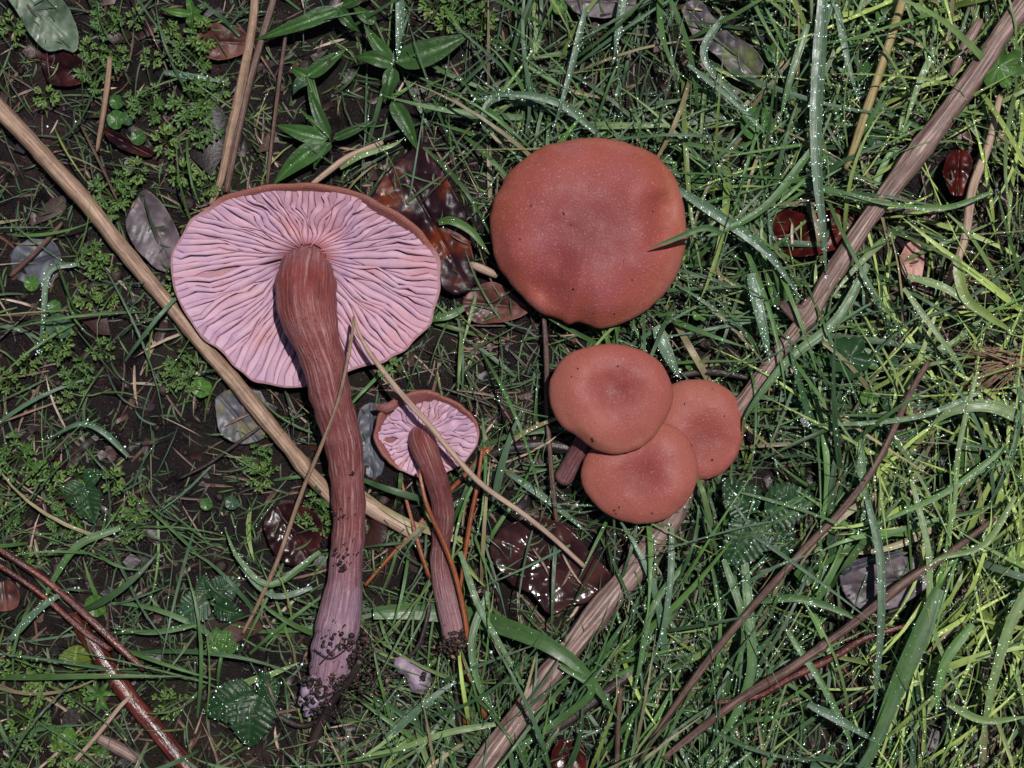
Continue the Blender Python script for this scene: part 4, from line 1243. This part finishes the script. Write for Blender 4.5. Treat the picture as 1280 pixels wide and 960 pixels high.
for i, (x, y, r_) in enumerate([(968, 66, 13), (1022, 166, 7), (862, 300, 12), (868, 320, 9), (985, 115, 11), (1085, 90, 12), (1095, 172, 13), (866, 455, 10), (1092, 452, 10), (1112, 455, 11), (1118, 472, 9), (1112, 502, 12), (1085, 497, 10), (1030, 450, 9), (895, 215, 10), (873, 230, 9), (500, 420, 9),
                                (875, 392, 10), (1105, 20, 11), (1110, 235, 9), (1035, 640, 12), (1150, 870, 14), (1178, 650, 10), (1190, 690, 10), (1030, 960, 18), (1005, 720, 13), (925, 965, 12), (700, 10, 9), (650, 945, 10)]):
    round_leaf(x, y, r_, ['mid', 'dark', 'fresh', 'mid', 'blue'][i % 5], 24, 'small round leaf low in the grass by ' + near(x, y), g_, 0, 140 + i)


# tiny feathery weeds: three kinds, copied
def make_weed(sd, col, nst, spread, lobes):
    r = np.random.default_rng(sd)
    V, F, Cc = [], [], []
    SV, SF, SU = [], [], []
    off = soff = 0
    for q in range(nst):
        a = q / nst * 6.28 + r.uniform(-.4, .4)
        L = spread * r.uniform(0.5, 1.1)
        hgt = r.uniform(6, 20)
        tip = np.array([math.cos(a) * L, math.sin(a) * L, hgt])
        p = np.array([(0, 0, 0, 0.9), (tip[0] * .5, tip[1] * .5, hgt * .8, 0.8), (tip[0], tip[1], hgt, 0.6)])
        P_, F_, uv, t, C = tube(np.column_stack([p[:, 0] + 640, p[:, 1] + 480, p[:, 2:]]), 5, 6, 0, 0, q, False, 0.0)
        SV.append(P_ - [640, 480, 0]); SF.append(F_[0] + soff); SU.append(uv); soff += len(P_)
        for st in (1.0, 0.6):
            for lb in range(lobes):
                b = a + (lb - (lobes - 1) / 2) * 0.75 + r.uniform(-.2, .2)
                ll = r.uniform(5, 9) * (1.0 if st == 1 else 0.8)
                w = ll * 0.2
                o_ = tip * np.array([st, st, 1])
                d = np.array([math.cos(b), math.sin(b), r.uniform(-.2, .4)])
                n_ = np.array([-math.sin(b), math.cos(b), 0])
                pts = [o_, o_ + d * ll * .4 + n_ * w * .7, o_ + d * ll * .75 + n_ * w, o_ + d * ll, o_ + d * ll * .75 - n_ * w, o_ + d * ll * .4 - n_ * w * .7, o_ + d * ll * .55 - np.array([0, 0, 0.8])]
                V += pts
                F += [(off + 6, off + (k_ + 1) % 6, off + k_) for k_ in range(6)]
                Cc += [np.array(col) * r.uniform(0.7, 1.3)] * 7
                off += 7
    wv = lambda Q: np.stack([np.asarray(Q)[:, 0] * S, -np.asarray(Q)[:, 1] * S, np.asarray(Q)[:, 2] * S], 1)
    m1_ = new_mesh('foliage', wv(V), np.array(F)[:, ::-1], MATS['weed_leaf'], True, np.array(Cc))
    sv = np.concatenate(SV)
    m2_ = new_mesh('stem', wv(sv), np.concatenate(SF), MATS['grass_blade'], True, np.tile(np.array(col) * .8, (len(sv), 1)), np.concatenate(SU))
    return m1_, m2_


kinds = [make_weed(1, (0.07, 0.13, 0.02), 7, 15, 3), make_weed(2, (0.045, 0.10, 0.016), 9, 20, 5), make_weed(3, (0.08, 0.14, 0.025), 6, 13, 3)]
spots = [(205, 30), (240, 62), (188, 72), (262, 118), (238, 128), (216, 45), (262, 42), (130, 28), (112, 62), (146, 72), (120, 85), (275, 110), (128, 330), (118, 322), (110, 375), (135, 372), (60, 440), (28, 458), (72, 432), (222, 456), (238, 472), (214, 470),
         (22, 572), (65, 588), (98, 598), (75, 655), (38, 868), (28, 902), (60, 915), (48, 848), (100, 868), (160, 655), (172, 640), (150, 250), (135, 245), (228, 215), (262, 230), (250, 150), (205, 175), (33, 700), (15, 640), (140, 600), (330, 590), (395, 640), (400, 655), (40, 590), (70, 620), (175, 215),
         (20, 35), (190, 130), (165, 20), (540, 10), (575, 15), (560, 30), (600, 25), (465, 430), (480, 455), (20, 830), (10, 960), (75, 945), (215, 880), (110, 940), (55, 120), (12, 480), (100, 470), (88, 500), (128, 440), (325, 575), (228, 350)]
for i, (x, y) in enumerate(spots):
    km = kinds[i % 3]
    u, v = persp(x + U(-4, 4), y + U(-4, 4), 12)
    root = empty('tiny_weed', world_pts([(u, v, float(ground_z(u, v)))])[0])
    tag(root, 'tiny feathery green weed by ' + near(x, y), 'weed', 'tiny weeds on the bare soil')
    root.rotation_euler.z = U(0, 6.28)
    sc_ = U(0.8, 1.35)
    root.scale = (sc_, sc_, sc_)
    for nm, me in (('foliage', km[0]), ('stem', km[1])):
        c_ = bpy.data.objects.new(nm, me)
        COL.objects.link(c_)
        c_.parent = root

# ---------------------------------------------------------------- grass
def free_height(u, v, z):
    """push blade points under caps and stems, and under or over thin stalks"""
    j = np.clip((u - RU0).astype(int), 0, RW - 1)
    i = np.clip((v - RV0).astype(int), 0, RH - 1)
    lo, hi = lim_soft[i, j], lim_hi[i, j]
    mid = (lo + np.minimum(hi, 1e5)) / 2
    z = np.where(z > lo, np.where((hi < 9e4) & (z > mid), np.maximum(z, hi), lo), z)
    return z


# soften the limits outward so that a blade bends down before it meets a cap
lim_soft = lim_lo.copy()
solid = np.where(lim_hi > 9e4, lim_lo, 1e6)
for s_ in range(8):
    nb = solid.copy()
    for dy, dx in ((4, 0), (-4, 0), (0, 4), (0, -4), (3, 3), (-3, 3), (3, -3), (-3, -3)):
        nb = np.minimum(nb, np.roll(np.roll(solid, dy, 0), dx, 1) + 7)
    solid = nb
lim_soft = np.minimum(lim_soft, np.where(solid > 1e5, 1e6, solid))


def blades_mesh(u0, v0, az, L, w, e0, e1, curl, col, K=9, fold=0.25, drop=None, roll=None, min_clear=1.0, taper=2.6, keep_leaves=True):
    n = len(u0)
    s = np.linspace(0, 1, K)
    a = az[:, None] + curl[:, None] * s[None] ** 1.3
    e = e0[:, None] + (e1 - e0)[:, None] * s[None] ** 0.7
    ds = L[:, None] / (K - 1)
    du = np.cos(a) * np.cos(e) * ds
    dv = np.sin(a) * np.cos(e) * ds
    dz = np.sin(e) * ds
    z_ = np.zeros((n, 1))
    u = u0[:, None] + np.concatenate([z_, np.cumsum(du[:, :-1], 1)], 1)
    v = v0[:, None] + np.concatenate([z_, np.cumsum(dv[:, :-1], 1)], 1)
    z = np.concatenate([z_, np.cumsum(dz[:, :-1], 1)], 1) + ground_z(u0, v0)[:, None] - 2
    if keep_leaves:
        hit = (leaf_zone[np.clip((v - RV0).astype(int), 0, RH - 1), np.clip((u - RU0).astype(int), 0, RW - 1)] > 0).any(1)
        kp = ~hit | (U(0, 1, n) < 0.2)
        return blades_mesh(u0[kp], v0[kp], az[kp], L[kp], w[kp], e0[kp], e1[kp], curl[kp], col[kp], K, fold, drop, None if roll is None else roll[kp], min_clear, taper, False)
    g = ground_z(u, v)
    z = np.maximum(z, g + min_clear)
    lj = np.clip((u - RU0).astype(int), 0, RW - 1)
    li = np.clip((v - RV0).astype(int), 0, RH - 1)
    z = np.maximum(z, np.where(leaf_zone[li, lj] > 0, leaf_zone[li, lj] + 1, -9))
    z = free_height(u, v, z)
    zs = z.copy()
    zs[:, 1:-1] = np.minimum((z[:, :-2] + 2 * z[:, 1:-1] + z[:, 2:]) / 4, z[:, 1:-1] + 3)
    z = free_height(u, v, zs)
    prof = np.minimum(1, 0.55 + 1.6 * s) * (1 - s ** taper) + 0.03
    wd = w[:, None] * prof[None]
    px, py = -np.sin(a), np.cos(a)
    rl = (np.zeros(n) if roll is None else roll)[:, None]
    cx, cz = np.cos(rl), np.sin(rl)
    P = np.stack([np.stack([u - px * wd * cx, v - py * wd * cx, z + wd * (fold + cz)], -1),
                  np.stack([u, v, z], -1),
                  np.stack([u + px * wd * cx, v + py * wd * cx, z + wd * (fold - cz)], -1)], 2)     # n,K,3,3
    base = (np.arange(n) * K * 3)[:, None]
    F = (base[:, :, None] + grid_faces(K, 3)[None].reshape(1, -1, 4)).reshape(-1, 4)
    cc = np.repeat(col, K * 3, 0)
    tip = np.tile(np.repeat(s, 3), n)[:, None]
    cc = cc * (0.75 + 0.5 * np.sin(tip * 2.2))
    uv = np.stack([np.tile(np.repeat(s, 3), n) * np.repeat(L, K * 3), np.tile(np.array([0.0, 0.5, 1.0]), n * K) + np.repeat(np.arange(n) % 13, K * 3)], 1)
    return P.reshape(-1, 3), F, cc, uv, np.stack([u, v, z], -1)


def density(u, v):
    d = np.full(u.shape, 0.045)
    d = np.maximum(d, np.clip((u - 450) / 300, 0, 1) * 0.6)
    d = np.maximum(d, np.clip((u - 780) / 220, 0, 1))
    d = np.maximum(d, 0.5 * np.exp(-((u - 620) / 200) ** 2 - ((v - 110) / 120) ** 2))
    d = np.maximum(d, 0.26 * np.exp(-((u - 220) / 190) ** 2 - ((v - 690) / 110) ** 2))
    d = np.maximum(d, 0.85 * np.clip((v - 660) / 120, 0, 1) * np.clip((u - 420) / 160, 0, 1))
    d = np.maximum(d, 0.16 * np.clip((v - 600) / 150, 0, 1))
    d = d * (1 - 0.85 * np.exp(-((u - 650) / 70) ** 2 - ((v - 510) / 140) ** 2))
    d = d * (1 - 0.6 * np.exp(-((u - 690) / 70) ** 2 - ((v - 690) / 70) ** 2))
    d = d * (1 - 0.6 * np.exp(-((u - 1200) / 80) ** 2 - ((v - 330) / 130) ** 2))
    d = d * (1 - 0.35 * np.clip((u - 1000) / 120, 0, 1))
    return d * np.clip(0.65 + 0.95 * noise2(u, v, 70, 60), 0.06, 1)


def scatter(n, fn, lo=(-380, -380), hi=(1660, 1340)):
    u = U(lo[0], hi[0], n * 6)
    v = U(lo[1], hi[1], n * 6)
    keep = U(0, 1, n * 6) < fn(u, v)
    return u[keep][:n], v[keep][:n]


PAL = np.array([GREENS['mid'], GREENS['dark'], GREENS['blue'], GREENS['pale'], GREENS['yell'], GREENS['fresh'], (0.22, 0.17, 0.09), (0.32, 0.42, 0.10)])  # last tint has direct sunlight put into the colour


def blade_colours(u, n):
    """sunlight on the far side painted into the blades as paler, yellower tints"""
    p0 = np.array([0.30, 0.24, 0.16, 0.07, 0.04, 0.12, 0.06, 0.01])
    p1 = np.array([0.05, 0.02, 0.05, 0.20, 0.18, 0.08, 0.06, 0.36])  # mix for the sunlit edge, its light carried by the tints
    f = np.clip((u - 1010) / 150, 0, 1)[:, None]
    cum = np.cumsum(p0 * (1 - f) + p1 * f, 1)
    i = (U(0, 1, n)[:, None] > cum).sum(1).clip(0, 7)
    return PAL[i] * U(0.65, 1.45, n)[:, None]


def lie(u, v, n):
    """heading of each blade: combed one way in the thick grass, any way elsewhere"""
    a = U(0, 6.283, n)
    comb = np.where(U(0, 1, n) < 0.75, -1.15, -1.15 + math.pi) + rng.normal(0, 0.45, n)
    f = np.clip((v - 560) / 140, 0, 1) * np.clip((u - 500) / 120, 0, 1) * 0.75
    return np.where(U(0, 1, n) < f, comb, a)


allC = []
P_, F_, C_, UV_ = [], [], [], []
off = 0


def add(res):
    global off
    P, F, cc, uv, cl = res
    P_.append(P); F_.append(F + off); C_.append(cc); UV_.append(uv)
    off += len(P)
    return cl


dr = math.radians
# main sward
u, v = scatter(6200, density)
n = len(u)
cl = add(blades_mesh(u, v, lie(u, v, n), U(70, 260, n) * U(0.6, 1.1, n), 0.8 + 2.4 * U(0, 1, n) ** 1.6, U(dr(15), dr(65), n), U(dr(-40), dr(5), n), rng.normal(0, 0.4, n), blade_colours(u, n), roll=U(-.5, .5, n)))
allC.append((cl, 1.0))
# broader blades
u, v = scatter(900, lambda a, b: density(a, b) ** 1.4 * (0.55 + 0.45 * np.clip((b - 560) / 140, 0, 1)))
n = len(u)
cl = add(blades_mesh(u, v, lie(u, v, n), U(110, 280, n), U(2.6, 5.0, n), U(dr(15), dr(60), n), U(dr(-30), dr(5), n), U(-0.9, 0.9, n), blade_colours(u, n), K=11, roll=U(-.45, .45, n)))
allC.append((cl, 1.6))
# fine undergrowth, tint dimmed to put the shade of the gaps into it
u, v = scatter(6500, lambda a, b: np.clip(density(a, b) + 0.13, 0, 1) * np.where(a > 960, 0.6, 1))
n = len(u)
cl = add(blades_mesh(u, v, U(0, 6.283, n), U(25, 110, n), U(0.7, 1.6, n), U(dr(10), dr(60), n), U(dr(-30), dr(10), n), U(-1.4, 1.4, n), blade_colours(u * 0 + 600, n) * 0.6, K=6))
allC.append((cl, 0.25))
o = obj('grass', np.concatenate(P_), np.concatenate(F_), MATS['grass_blade'], col=np.concatenate(C_), uv=np.concatenate(UV_), base=(640, 480, 0))
tag(o, 'dense tangle of thin wet green grass blades over the soil', 'grass', kind='stuff')

# moss-like fuzz on the bare soil
P_, F_, C_, UV_, off = [], [], [], [], 0
u, v = scatter(13000, lambda a, b: np.clip(0.75 - density(a, b), 0.05, 1) * np.clip(0.5 + 1.3 * noise2(a, b, 60, 61), 0.08, 1))
n = len(u)
add(blades_mesh(u, v, U(0, 6.283, n), U(8, 34, n), U(0.6, 1.5, n), U(dr(5), dr(60), n), U(dr(-30), dr(20), n), U(-1, 1, n), PAL[rng.choice([0, 4, 5, 1], n, p=[.3, .15, .15, .4])] * U(0.4, 0.9, n)[:, None], K=4))
o = obj('moss', np.concatenate(P_), np.concatenate(F_), MATS['grass_blade'], col=np.concatenate(C_), uv=np.concatenate(UV_), base=(640, 480, 0))
tag(o, 'short fuzzy green moss scattered over the bare soil', 'moss', kind='stuff')

# dead straw litter
P_, F_, C_, UV_, off = [], [], [], [], 0
LP = np.array([srgb('#a58d78'), srgb('#7d6556'), srgb('#5a463c'), srgb('#3c2c27'), srgb('#5f4236'), srgb('#b3a290')])
u, v = scatter(6800, lambda a, b: 0.35 + 0.65 * np.exp(-((a - 650) / 80) ** 2 - ((b - 500) / 140) ** 2) + 0.4 * np.clip((a - 1050) / 150, 0, 1))
n = len(u)
add(blades_mesh(u, v, U(0, 6.283, n), U(12, 120, n) * U(0.4, 1, n), U(0.6, 2.0, n), U(dr(0), dr(22), n), U(dr(-20), dr(5), n), U(-.5, .5, n), LP[rng.choice(6, n, p=[.10, .18, .26, .32, .1, .04])] * U(0.5, 1.0, n)[:, None], K=5, fold=0.5, taper=5))
o = obj('dry_litter', np.concatenate(P_), np.concatenate(F_), MATS['dry_litter'], col=np.concatenate(C_), uv=np.concatenate(UV_), base=(640, 480, 0))
tag(o, 'dead brown and straw coloured grass litter strewn on the soil', 'litter', kind='stuff')

# shreds of old leaves on the soil
n = 1900
u, v = U(-380, 1660, n), U(-380, 1340, n)
ang = np.linspace(0, 2 * np.pi, 8, endpoint=False)[None, :]
sz = np.exp(rng.normal(1.9, 0.45, n))[:, None]
rr_ = sz * U(0.55, 1.2, (n, 8)) * (1 + 0.5 * np.cos(ang * 2 + U(0, 6.28, n)[:, None]))
X_ = u[:, None] + np.cos(ang) * rr_
Y_ = v[:, None] + np.sin(ang) * rr_
tl = rng.normal(0, 0.22, (n, 2))
Z_ = ground_z(X_, Y_) + 1.8 + np.abs(tl[:, :1] * (X_ - u[:, None])) + np.abs(tl[:, 1:] * (Y_ - v[:, None]))
Z_ = np.minimum(Z_, free_height(X_, Y_, Z_))
zc = Z_.mean(1) + U(-1.5, 1.0, n)
P = np.concatenate([np.stack([X_, Y_, Z_], -1), np.stack([u, v, zc], -1)[:, None, :]], 1).reshape(-1, 3)
q = np.arange(8)
F = (np.stack([q, (q + 1) % 8, np.full(8, 8)], 1)[None] + 9 * np.arange(n)[:, None, None]).reshape(-1, 3)[:, ::-1]
pal = np.array([srgb('#1e1414'), srgb('#2f211f'), srgb('#43302c'), srgb('#3a3338'), srgb('#5a4038'), srgb('#3b1d18')])
o = obj('leaf_shreds', P, F, MATS['dry_litter'], col=np.repeat(pal[rng.choice(6, n)] * U(0.4, 0.9, n)[:, None], 9, 0), base=(640, 480, 0))
tag(o, 'small dark shreds of rotten leaves scattered on the soil', 'litter', kind='stuff')

# soil crumbs
n = 9000
u, v = U(-380, 1660, n), U(-380, 1340, n)
r_ = U(1.2, 4.0, n) * np.where(U(0, 1, n) > 0.94, 2.8, 1.0)
P, F = crumbs(np.stack([u, v, ground_z(u, v) + r_ * 0.25], 1), r_, 9)
o = obj('soil_crumbs', P, F, MATS['soil_crumb'], col=crumb_col(n, 9), base=(640, 480, 0), smooth=False)
tag(o, 'dark crumbs and grains of wet soil', 'soil', kind='stuff')

# ---------------------------------------------------------------- single broad blades that stand out
def one_blade(path, w, col, label, group=None, dew=0, name='broad_grass', sd=0, gain=1.0, over=True):
    pts = np.array([(p[0], p[1], p[2]) for p in path], float)
    zr = pts[:, 2].mean()
    u, v = persp(pts[:, 0], pts[:, 1], zr)
    C = arc_resample(catmull(np.stack([u, v, pts[:, 2]], 1), 80), 22)
    T = np.gradient(C, axis=0)
    T /= np.linalg.norm(T, axis=1)[:, None]
    N = np.stack([-T[:, 1], T[:, 0], 0 * T[:, 0]], 1)
    N /= np.linalg.norm(N, axis=1)[:, None] + 1e-9
    s = np.linspace(0, 1, 22)
    wd = w * np.minimum(1, 0.6 + 2 * s) * (1 - s ** 3.2) + 0.25
    r = np.random.default_rng(sd)
    rl = r.uniform(-.25, .25)
    rows = []
    for x in (-1, -.5, 0, .5, 1):
        p = C + N * (x * wd)[:, None]
        p[:, 2] += wd * (0.22 * abs(x) + rl * x)
        rows.append(p)
    P = np.stack(rows, 1).reshape(-1, 3)
    L = np.linalg.norm(np.diff(C, axis=0), axis=1).sum()
    uv = np.stack([np.repeat(s * L, 5), np.tile(np.linspace(0, 1, 5), 22)], 1)
    cc = np.tile(np.array(GREENS[col]) * gain * r.uniform(.9, 1.1), (len(P), 1))
    o = obj(name, P, grid_faces(22, 5), MATS['grass_blade'], base=(C[0, 0], C[0, 1], C[0, 2]), col=cc, uv=uv)
    tag(o, label, 'grass', group, 'thing')
    if dew:
        leaf_dew(o, P, int(dew * 3.2), sd, 0.6, 1.2)
    return o


one_blade([(466, 768, 22), (520, 766, 12), (580, 772, 10), (640, 786, 40), (690, 806, 60), (730, 838, 58), (775, 900, 46)], 12, 'mid', 'broad smooth green blade passing beneath the thin stem and over the stalk', None, 8, sd=1)
one_blade([(1030, -25, 64), (1024, 60, 66), (1019, 150, 66), (1022, 230, 64), (1030, 290, 60), (1034, 345, 52)], 8, 'blue', 'long upright blue green blade thick with dew beside the woody stalk', None, 70, sd=2, gain=1.2)
one_blade([(548, 278, 34), (565, 276, 40), (590, 290, 40), (612, 318, 36)], 5, 'fresh', 'short curved green blade lying across the blackened leaf', None, 3, sd=3)
one_blade([(905, 292, 92), (880, 285, 98), (845, 298, 99), (812, 310, 97)], 3.5, 'mid', 'small green blade tip lying over the edge of the brick brown cap', None, 0, sd=4)
one_blade([(820, 408, 40), (830, 432, 42), (844, 462, 40), (850, 472, 38)], 8, 'blue', 'stubby dewy cut blade between the lone cap and the trio', None, 18, sd=5, gain=1.2)
one_blade([(1292, 720, 66), (1262, 780, 66), (1242, 850, 64), (1226, 935, 58)], 6.5, 'pale', 'pale yellow green stiff blade in the sunny grass', None, 16, sd=6, gain=1.3)
one_blade([(1172, 735, 66), (1148, 795, 66), (1120, 860, 62), (1085, 955, 52), (1070, 990, 45)], 12, 'mid', 'widest flat green blade standing below the grey purple leaf', None, 10, sd=7)
one_blade([(1290, 530, 64), (1240, 508, 68), (1195, 512, 66), (1160, 534, 60)], 8, 'pale', 'pale arched blade under the feathery dry tuft', None, 18, sd=8)
bl = [
    ([(848, 236, 48), (905, 275, 56), (960, 318, 56), (1003, 375, 50)], 8, 'blue', 30), ([(938, 342, 50), (950, 395, 54), (958, 430, 50), (964, 452, 45)], 9, 'blue', 26),
    ([(1085, 330, 52), (1045, 400, 56), (985, 450, 58), (935, 515, 54), (930, 545, 40)], 8, 'mid', 12), ([(930, 690, 44), (936, 770, 54), (938, 840, 54), (912, 905, 50), (865, 962, 44)], 8, 'mid', 14),
    ([(1085, 625, 60), (1100, 700, 66), (1100, 790, 66), (1092, 900, 60)], 6.5, 'blue', 22), ([(950, 752, 52), (1000, 748, 60), (1060, 768, 60), (1090, 790, 55)], 6, 'mid', 14),
    ([(1074, 545, 50), (1078, 600, 56), (1084, 640, 54), (1080, 650, 50)], 6.5, 'mid', 10), ([(1140, 600, 60), (1160, 690, 66), (1165, 780, 66), (1210, 890, 60)], 5, 'blue', 18),
    ([(745, 165, 44), (700, 130, 50), (640, 118, 50), (590, 125, 44)], 6, 'blue', 22), ([(640, 115, 40), (610, 130, 48), (604, 155, 48), (612, 170, 42)], 5, 'blue', 6),
    ([(732, 10, 50), (718, 70, 56), (702, 130, 56), (690, 165, 48)], 5, 'blue', 22), ([(780, -10, 50), (772, 40, 54), (768, 72, 50)], 6, 'blue', 18),
    ([(500, -10, 44), (500, 30, 48), (496, 70, 46)], 7, 'blue', 18), ([(1045, 5, 60), (1060, 80, 64), (1075, 130, 60)], 5, 'blue', 14),
    ([(1020, 180, 62), (960, 255, 60), (900, 290, 60), (860, 300, 66)], 6, 'mid', 10), ([(1225, 490, 66), (1150, 520, 68), (1060, 530, 66), (1000, 530, 60)], 4, 'mid', 14),
    ([(1195, 320, 66), (1205, 370, 70), (1235, 395, 68), (1272, 418, 62)], 8, 'yell', 6), ([(1135, 345, 60), (1180, 360, 66), (1215, 385, 64), (1240, 410, 60)], 6, 'blue', 12),
    ([(1130, 360, 58), (1165, 410, 64), (1195, 450, 62), (1210, 480, 55)], 4.5, 'blue', 14), ([(1255, 560, 66), (1190, 610, 66), (1130, 640, 62), (1075, 665, 56)], 5, 'fresh', 12),
    ([(1220, 470, 66), (1198, 560, 68), (1192, 640, 66), (1175, 720, 62)], 4, 'blue', 16), ([(860, 700, 44), (815, 760, 50), (800, 830, 50), (790, 880, 44)], 5, 'mid', 8),
    ([(840, 660, 42), (838, 720, 50), (830, 780, 50), (815, 830, 44)], 5, 'blue', 10), ([(905, 700, 50), (925, 760, 56), (930, 800, 52), (915, 850, 48)], 6, 'mid', 6),
    ([(700, 830, 60), (740, 860, 58), (700, 900, 40), (640, 940, 34)], 6, 'mid', 6), ([(610, 740, 34), (590, 800, 42), (600, 860, 42), (625, 900, 36)], 6, 'mid', 8),
    ([(575, 690, 30), (600, 760, 40), (640, 830, 42), (660, 870, 36)], 5, 'mid', 8), ([(480, 925, 30), (530, 880, 34), (560, 858, 30), (580, 850, 26)], 6, 'blue', 10),
    ([(620, 905, 36), (560, 915, 40), (500, 935, 36), (440, 950, 30)], 5, 'pale', 4), ([(150, 660, 24), (100, 680, 30), (70, 720, 28), (50, 760, 24)], 6, 'mid', 6),
    ([(12, 800, 24), (45, 765, 30), (80, 740, 28), (95, 735, 24)], 6, 'blue', 14), ([(250, 780, 24), (190, 790, 28), (140, 785, 24)], 4.5, 'mid', 6),
    ([(160, 570, 22), (130, 540, 28), (100, 530, 26), (60, 548, 22)], 4.5, 'blue', 8), ([(400, 690, 26), (340, 730, 34), (300, 700, 32), (280, 660, 26)], 5, 'mid', 8),
    ([(390, 735, 26), (350, 745, 32), (325, 735, 30), (300, 710, 26)], 4.5, 'blue', 8), ([(300, 855, 24), (340, 842, 28), (375, 828, 26)], 5, 'pale', 5),
    ([(95, 330, 20), (62, 340, 26), (55, 400, 26), (48, 440, 20)], 5, 'blue', 20), ([(205, 90, 20), (240, 96, 24), (280, 102, 20)], 5, 'blue', 12),
    ([(425, 210, 26), (450, 195, 30), (490, 182, 28), (505, 172, 24)], 5, 'pale', 5), ([(580, 385, 22), (560, 395, 28), (540, 400, 26), (536, 412, 20)], 6, 'mid', 4),
    ([(905, 20, 50), (880, 60, 56), (890, 90, 56), (935, 135, 50)], 6, 'blue', 22), ([(860, 80, 50), (920, 130, 56), (970, 180, 52)], 4, 'blue', 14),
    ([(1010, 30, 56), (990, 90, 60), (975, 150, 54)], 6, 'mid', 8), ([(1170, 60, 60), (1150, 100, 64), (1130, 160, 60)], 5, 'pale', 10),
    ([(1240, 240, 64), (1180, 260, 70), (1110, 255, 68), (1050, 240, 60)], 4, 'fresh', 8), ([(1185, 880, 62), (1230, 900, 66), (1290, 895, 64)], 6, 'pale', 8),
    ([(1270, 620, 66), (1230, 680, 68), (1170, 700, 68), (1150, 725, 66)], 5, 'pale', 12), ([(1010, 880, 56), (1050, 900, 60), (1100, 930, 56)], 7, 'blue', 16),
    ([(985, 790, 54), (1030, 860, 60), (1060, 920, 56), (1070, 960, 50)], 5, 'mid', 14), ([(1215, 780, 66), (1180, 830, 66), (1170, 900, 60)], 8, 'fresh', 12),
]
for i, (p, w, c_, d_) in enumerate(bl):  # blue blades on the sunlit side turned pale, sunlight painted into their colour
    one_blade(p, w * 0.78, 'pale' if (p[1][0] > 1150 and c_ == 'blue') else c_, {'blue': 'blue green ', 'mid': 'green ', 'pale': 'pale green ', 'yell': 'yellow green ', 'fresh': 'bright green '}['pale' if (p[1][0] > 1150 and c_ == 'blue') else c_] + ('dew beaded' if d_ > 9 else 'smooth') + ' broad blade by ' + near(p[len(p) // 2][0], p[len(p) // 2][1]), 'broad dewy grass blades', d_, sd=20 + i, gain=1.25)

# dew over the finer grass
D_ = []
for cl, wgt in allC:
    n = cl.shape[0]
    k_ = cl.shape[1]
    wet = np.clip(0.25 + 0.9 * np.clip((cl[:, 0, 0] - 500) / 500, 0, 1), 0, 1) * (0.4 + 0.9 * np.clip(noise2(cl[:, 0, 0], cl[:, 0, 1], 90, 62) + .3, 0, 1))
    m = rng.poisson(np.clip(wet * wgt * 6.5, 0, 30) * np.exp(rng.normal(-0.4, 0.9, n)))
    idx = np.repeat(np.arange(n), m)
    f = U(0.15, 0.95, len(idx)) * (k_ - 1)
    i0 = np.floor(f).astype(int)
    ff = (f - i0)[:, None]
    p = cl[idx, i0] * (1 - ff) + cl[idx, np.minimum(i0 + 1, k_ - 1)] * ff
    D_.append(p + np.stack([U(-1.2, 1.2, len(idx)), U(-1.2, 1.2, len(idx)), np.full(len(idx), 0.8)], 1))
D_ = np.concatenate(D_)
ok = (D_[:, 0] > -100) & (D_[:, 0] < 1380) & (D_[:, 1] > -100) & (D_[:, 1] < 1060)
D_ = D_[ok]
P, F = drop_mesh(D_, np.clip(np.exp(rng.normal(-0.25, 0.42, len(D_))), 0.35, 3.0))
o = obj('dew_drops', P, F, MATS['dew_water'], base=(640, 480, 0))
tag(o, 'countless tiny glinting dew drops beading the grass', 'dew', kind='stuff')
print('dew', len(D_), 'grass tris', sum(len(m.polygons) for m in bpy.data.meshes))
